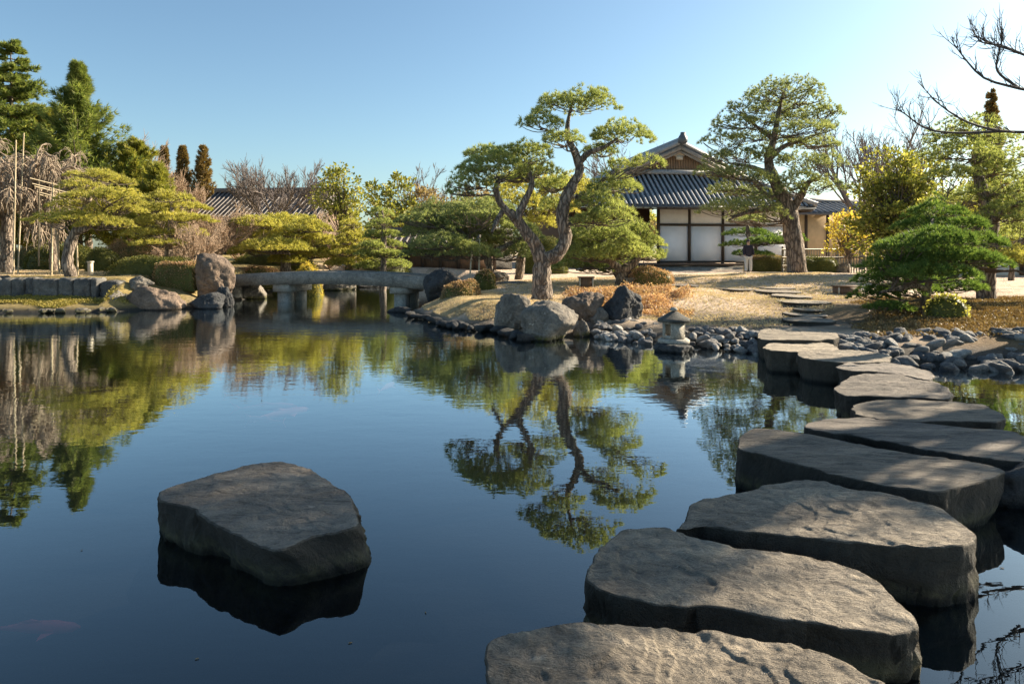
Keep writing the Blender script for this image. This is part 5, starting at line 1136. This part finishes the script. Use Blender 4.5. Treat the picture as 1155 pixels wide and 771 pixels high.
# ------------------------------------------------------------------ clipped shrubs and hedges
bush('hedge', 'long clipped green hedge behind the low rocks at left', 165, 327, 291, 19.4, 96, 'hedge', 1, .35, .04, 1500, square=5, cat='hedge')
bush('hedge', 'brownish shaded continuation of the hedge beside the tipped boulder', 196, 326, 297, 19.0, 50, 'olive', 2, .4, .04, 1500, square=6, cat='hedge', top='red')
bush('hedge', 'low dark mounded hedge behind the left pine trunk', 60, 302, 277, 24, 90, 'hedge', 3, .4, .05, 900, cat='hedge')
bush('clipped_shrub', 'round dark shrub right of the left pine trunk', 108, 304, 280, 22.5, 36, 'hedge', 4)
bush('clipped_shrub', 'brown orange mounded shrub far left behind the poles', 22, 304, 278, 25, 60, 'olive', 5)
bush('clipped_shrub', 'broad brown shrub under the layered yellow pine', 150, 296, 270, 26, 110, 'red', 6, .5)
bush('clipped_shrub', 'red topped clipped shrub beside the right bridge end', 519, 345, 317, 16.4, 48, 'olive', 7, top='red')
bush('clipped_shrub', 'small dark red tipped shrub behind the red topped one', 546, 330, 306, 18.4, 28, 'hedge', 8, top='red')
bush('clipped_shrub', 'orange clipped dome shrub before the white wall', 736, 319, 302, 19.2, 54, 'red', 9, .6)
bush('clipped_shrub', 'square dark green hedge right of the big pine trunk', 924, 311, 290, 27, 46, 'hedge', 10, .6, square=5)
bush('clipped_shrub', 'grey green hedge behind the big pine trunk', 872, 307, 288, 30.5, 52, 'olive', 11, .5, square=5)
bush('clipped_shrub', 'yellow green small shrub under the dark shaded pine', 1078, 362, 334, 12.0, 46, 'piney', 12, .7, .05, 500)
bush('clipped_shrub', 'orange yellow low plant on the bank behind the bridge', 343, 307, 298, 23, 40, 'gold', 13, .5)
bush('clipped_shrub', 'reddish brown low hedge behind the left bridge end', 290, 312, 300, 24, 60, 'red', 14, .4)
bush('clipped_shrub', 'dark green shrub under the tiered cone pines', 420, 312, 288, 29, 90, 'hedge', 15, .5)
bush('clipped_shrub', 'dark green shrub under the dome pine', 300, 308, 285, 27.5, 100, 'hedge', 16, .4)
bush('clipped_shrub', 'dark shrub hugging the bank beneath the bridge', 318, 338, 318, 24, 30, 'hedge', 17, .7)
bush('clipped_shrub', 'tall shrub in front of the lower left house wall', 612, 315, 268, 27, 60, 'hedge', 18, .5)
bush('clipped_shrub', 'low green mound behind the yellow green tree at right', 1030, 326, 292, 22, 80, 'hedge', 19, .5)

# loose dry ground cover between rocks and sand
def groundcover(name, label, poly, n, leaf, size, hmax, seed, D=(0, 0, 1), spread=.9, needle=False):
    rng = np.random.default_rng(seed); P = []
    poly = np.array(poly)
    while len(P) < n:
        q = rng.uniform(poly.min(0), poly.max(0), (n, 2)); d = np.zeros(n, bool)
        for i in range(len(poly)):
            a, b = poly[i], poly[(i + 1) % len(poly)]; cc = (a[1] > q[:, 1]) != (b[1] > q[:, 1])
            with np.errstate(divide='ignore', invalid='ignore'): d ^= cc & (q[:, 0] < a[0] + (q[:, 1] - a[1]) / (b[1] - a[1]) * (b[0] - a[0]))
        P += list(q[d])
    P = np.array(P[:n]); ed = np.full(n, 1e9)
    for i in range(len(poly)):
        a = poly[i]; e = poly[(i + 1) % len(poly)] - a; t = np.clip(((P - a) @ e) / (e @ e), 0, 1); ed = np.minimum(ed, np.linalg.norm(P - a - t[:, None] * e, axis=1))
    P = P[ed > .45 * (.5 + .9 * fbm(np.c_[P, np.zeros(n)], 1.6, 3, seed + 4)) + rng.uniform(0, .35, n)]; n = len(P); z = np.concatenate([height(P[i:i + 20000, 0], P[i:i + 20000, 1]) for i in range(0, n, 20000)])
    lump = np.clip(.55 + .8 * vnoise(np.c_[P, z * 0] * 2.2, seed), .05, 1); keep = (z > .1)
    V = np.c_[P, z + rng.uniform(0, 1, n) * hmax * lump][keep]; m = M()
    if needle: needles(m, rng, V, np.tile([0, 0, 1.], (len(V), 1)), 4, size, .004 + size * .06, .8)
    else: leaves(m, rng, V, np.tile(D, (len(V), 1)).astype(float), size, .5, spread)
    tag(m.build(name, LF[leaf], o=None), label, 'ground cover', kind='stuff')
def pw(l, Y=None): return [tuple(at(x, y, yy)[:2]) for x, y, yy in l]
groundcover('ground_cover', 'dry reddish ground cover over the shore boulders', pw([(630, 0, 15.5), (650, 0, 14.2), (690, 0, 13.6), (735, 0, 13.2), (775, 0, 13.0), (790, 0, 15.5), (760, 0, 17.5), (690, 0, 17.5)]), 26000, 'red', .05, .26, 1)
groundcover('dry_grass', 'short dry grass on the sandy slope', pw([(560, 0, 13.5), (640, 0, 12.4), (700, 0, 12.2), (860, 0, 11.4), (900, 0, 11.5), (960, 0, 15), (990, 0, 20), (930, 0, 25), (600, 0, 24), (470, 0, 18), (455, 0, 16.2)]), 34000, 'grass', .04, .005, 2, needle=True)
groundcover('dry_grass', 'dry tufts on the left flank of the pine point', pw([(440, 0, 16.2), (470, 0, 15.4), (500, 0, 13.8), (560, 0, 13.2), (600, 0, 12.6), (610, 0, 15), (560, 0, 18), (470, 0, 19)]), 26000, 'grass', .06, .01, 12, needle=True)
groundcover('leaf_litter', 'brown needle litter under the right hand pines', pw([(940, 0, 9.9), (1200, 0, 9.0), (1250, 0, 17), (960, 0, 17)]), 70000, 'litter', .05, .02, 3, spread=1.6)
groundcover('moss', 'yellow green moss on the left bank', [(-14.5, 16.4), (-9.9, 16.6), (-8.5, 17.3), (-8.6, 18.6), (-10.2, 18.6), (-10.2, 17.9), (-14.5, 17.9)], 44000, 'moss', .045, .03, 4)
groundcover('lawn', 'short mossy lawn behind the stone wall', [(-19, 18.2), (-8.6, 19.2), (-9, 27), (-22, 27)], 40000, 'grass', .04, .005, 5, needle=True)

# background tree belt closing the garden
BG = 'background trees closing the garden'
r_ = random.Random(6); proto = {}
for i in range(4):
    lf = ('broad', 'olive', 'conif', 'hedge')[i]; proto[i] = None
spots = []
for i in range(46):
    px = -60 + i * 28 + r_.uniform(-8, 8)
    Yb = r_.uniform(56, 76)
    hpx = 262 + r_.uniform(-6, 6) if 230 < px < 600 else (240 + r_.uniform(-10, 10))
    if px > 960: hpx = 214 + r_.uniform(-14, 10)
    if px < 170: hpx = 190 + r_.uniform(-16, 10)
    spots.append((px, Yb, hpx))
def bgtree(k, lf):
    r = thing('background_tree', '', 'tree', (0, 0, 0), BG); rng = np.random.default_rng(70 + k); t_, f_, b_2 = M(), M(), M()
    trunkmesh(t_, [(0, 0, -.3), (.1, 0, 2), (0, 0, 4.2)], [.2, .15, .06]); C = runit(rng, 46) * rng.uniform(.3, 1, (46, 1)) * [2.6, 2.4, 2.1] + [0, 0, 3.2]
    ci = np.repeat(np.arange(46), 60); o = runit(rng, len(ci)) * .62 * rng.uniform(.2, 1, (len(ci), 1)); leaves(f_, rng, C[ci] + o, norm(o + [0, 0, .2]), .26, .6, .9)
    t_.build('trunk', MT['bark'], r); f_.build('crown', LF[lf], r); return r
pr = {k: [bgtree(k, lf), False] for k, lf in enumerate(('broad', 'olive', 'conif', 'hedge'))}
for i, (px, Yb, hp) in enumerate(spots):
    k = i % 4 if px < 230 or px > 600 else (1 if i % 2 else 3); P = at(px, hp, Yb); s = (P[2] - .9) / 5.3
    lab = ('yellow green background tree', 'brownish background tree', 'dark pointed leaved background tree', 'deep green background tree')[k] + ' in the far belt closing the garden'
    if s < .2: continue
    BGk = BG + (' yellow green', ' brownish', ' dark', ' deep green')[k]
    if not pr[k][1]: o = pr[k][0]; pr[k][1] = True; o.location = (P[0], Yb, .9); o.scale = (max(s, .75) * 1.1, max(s, .75), s); o['label'] = lab; o['group'] = BGk
    else: dup(pr[k][0], (P[0], Yb, .9), r_.uniform(0, 6), (max(s, .75) * 1.1, max(s, .75), s), label=lab, group=BGk)
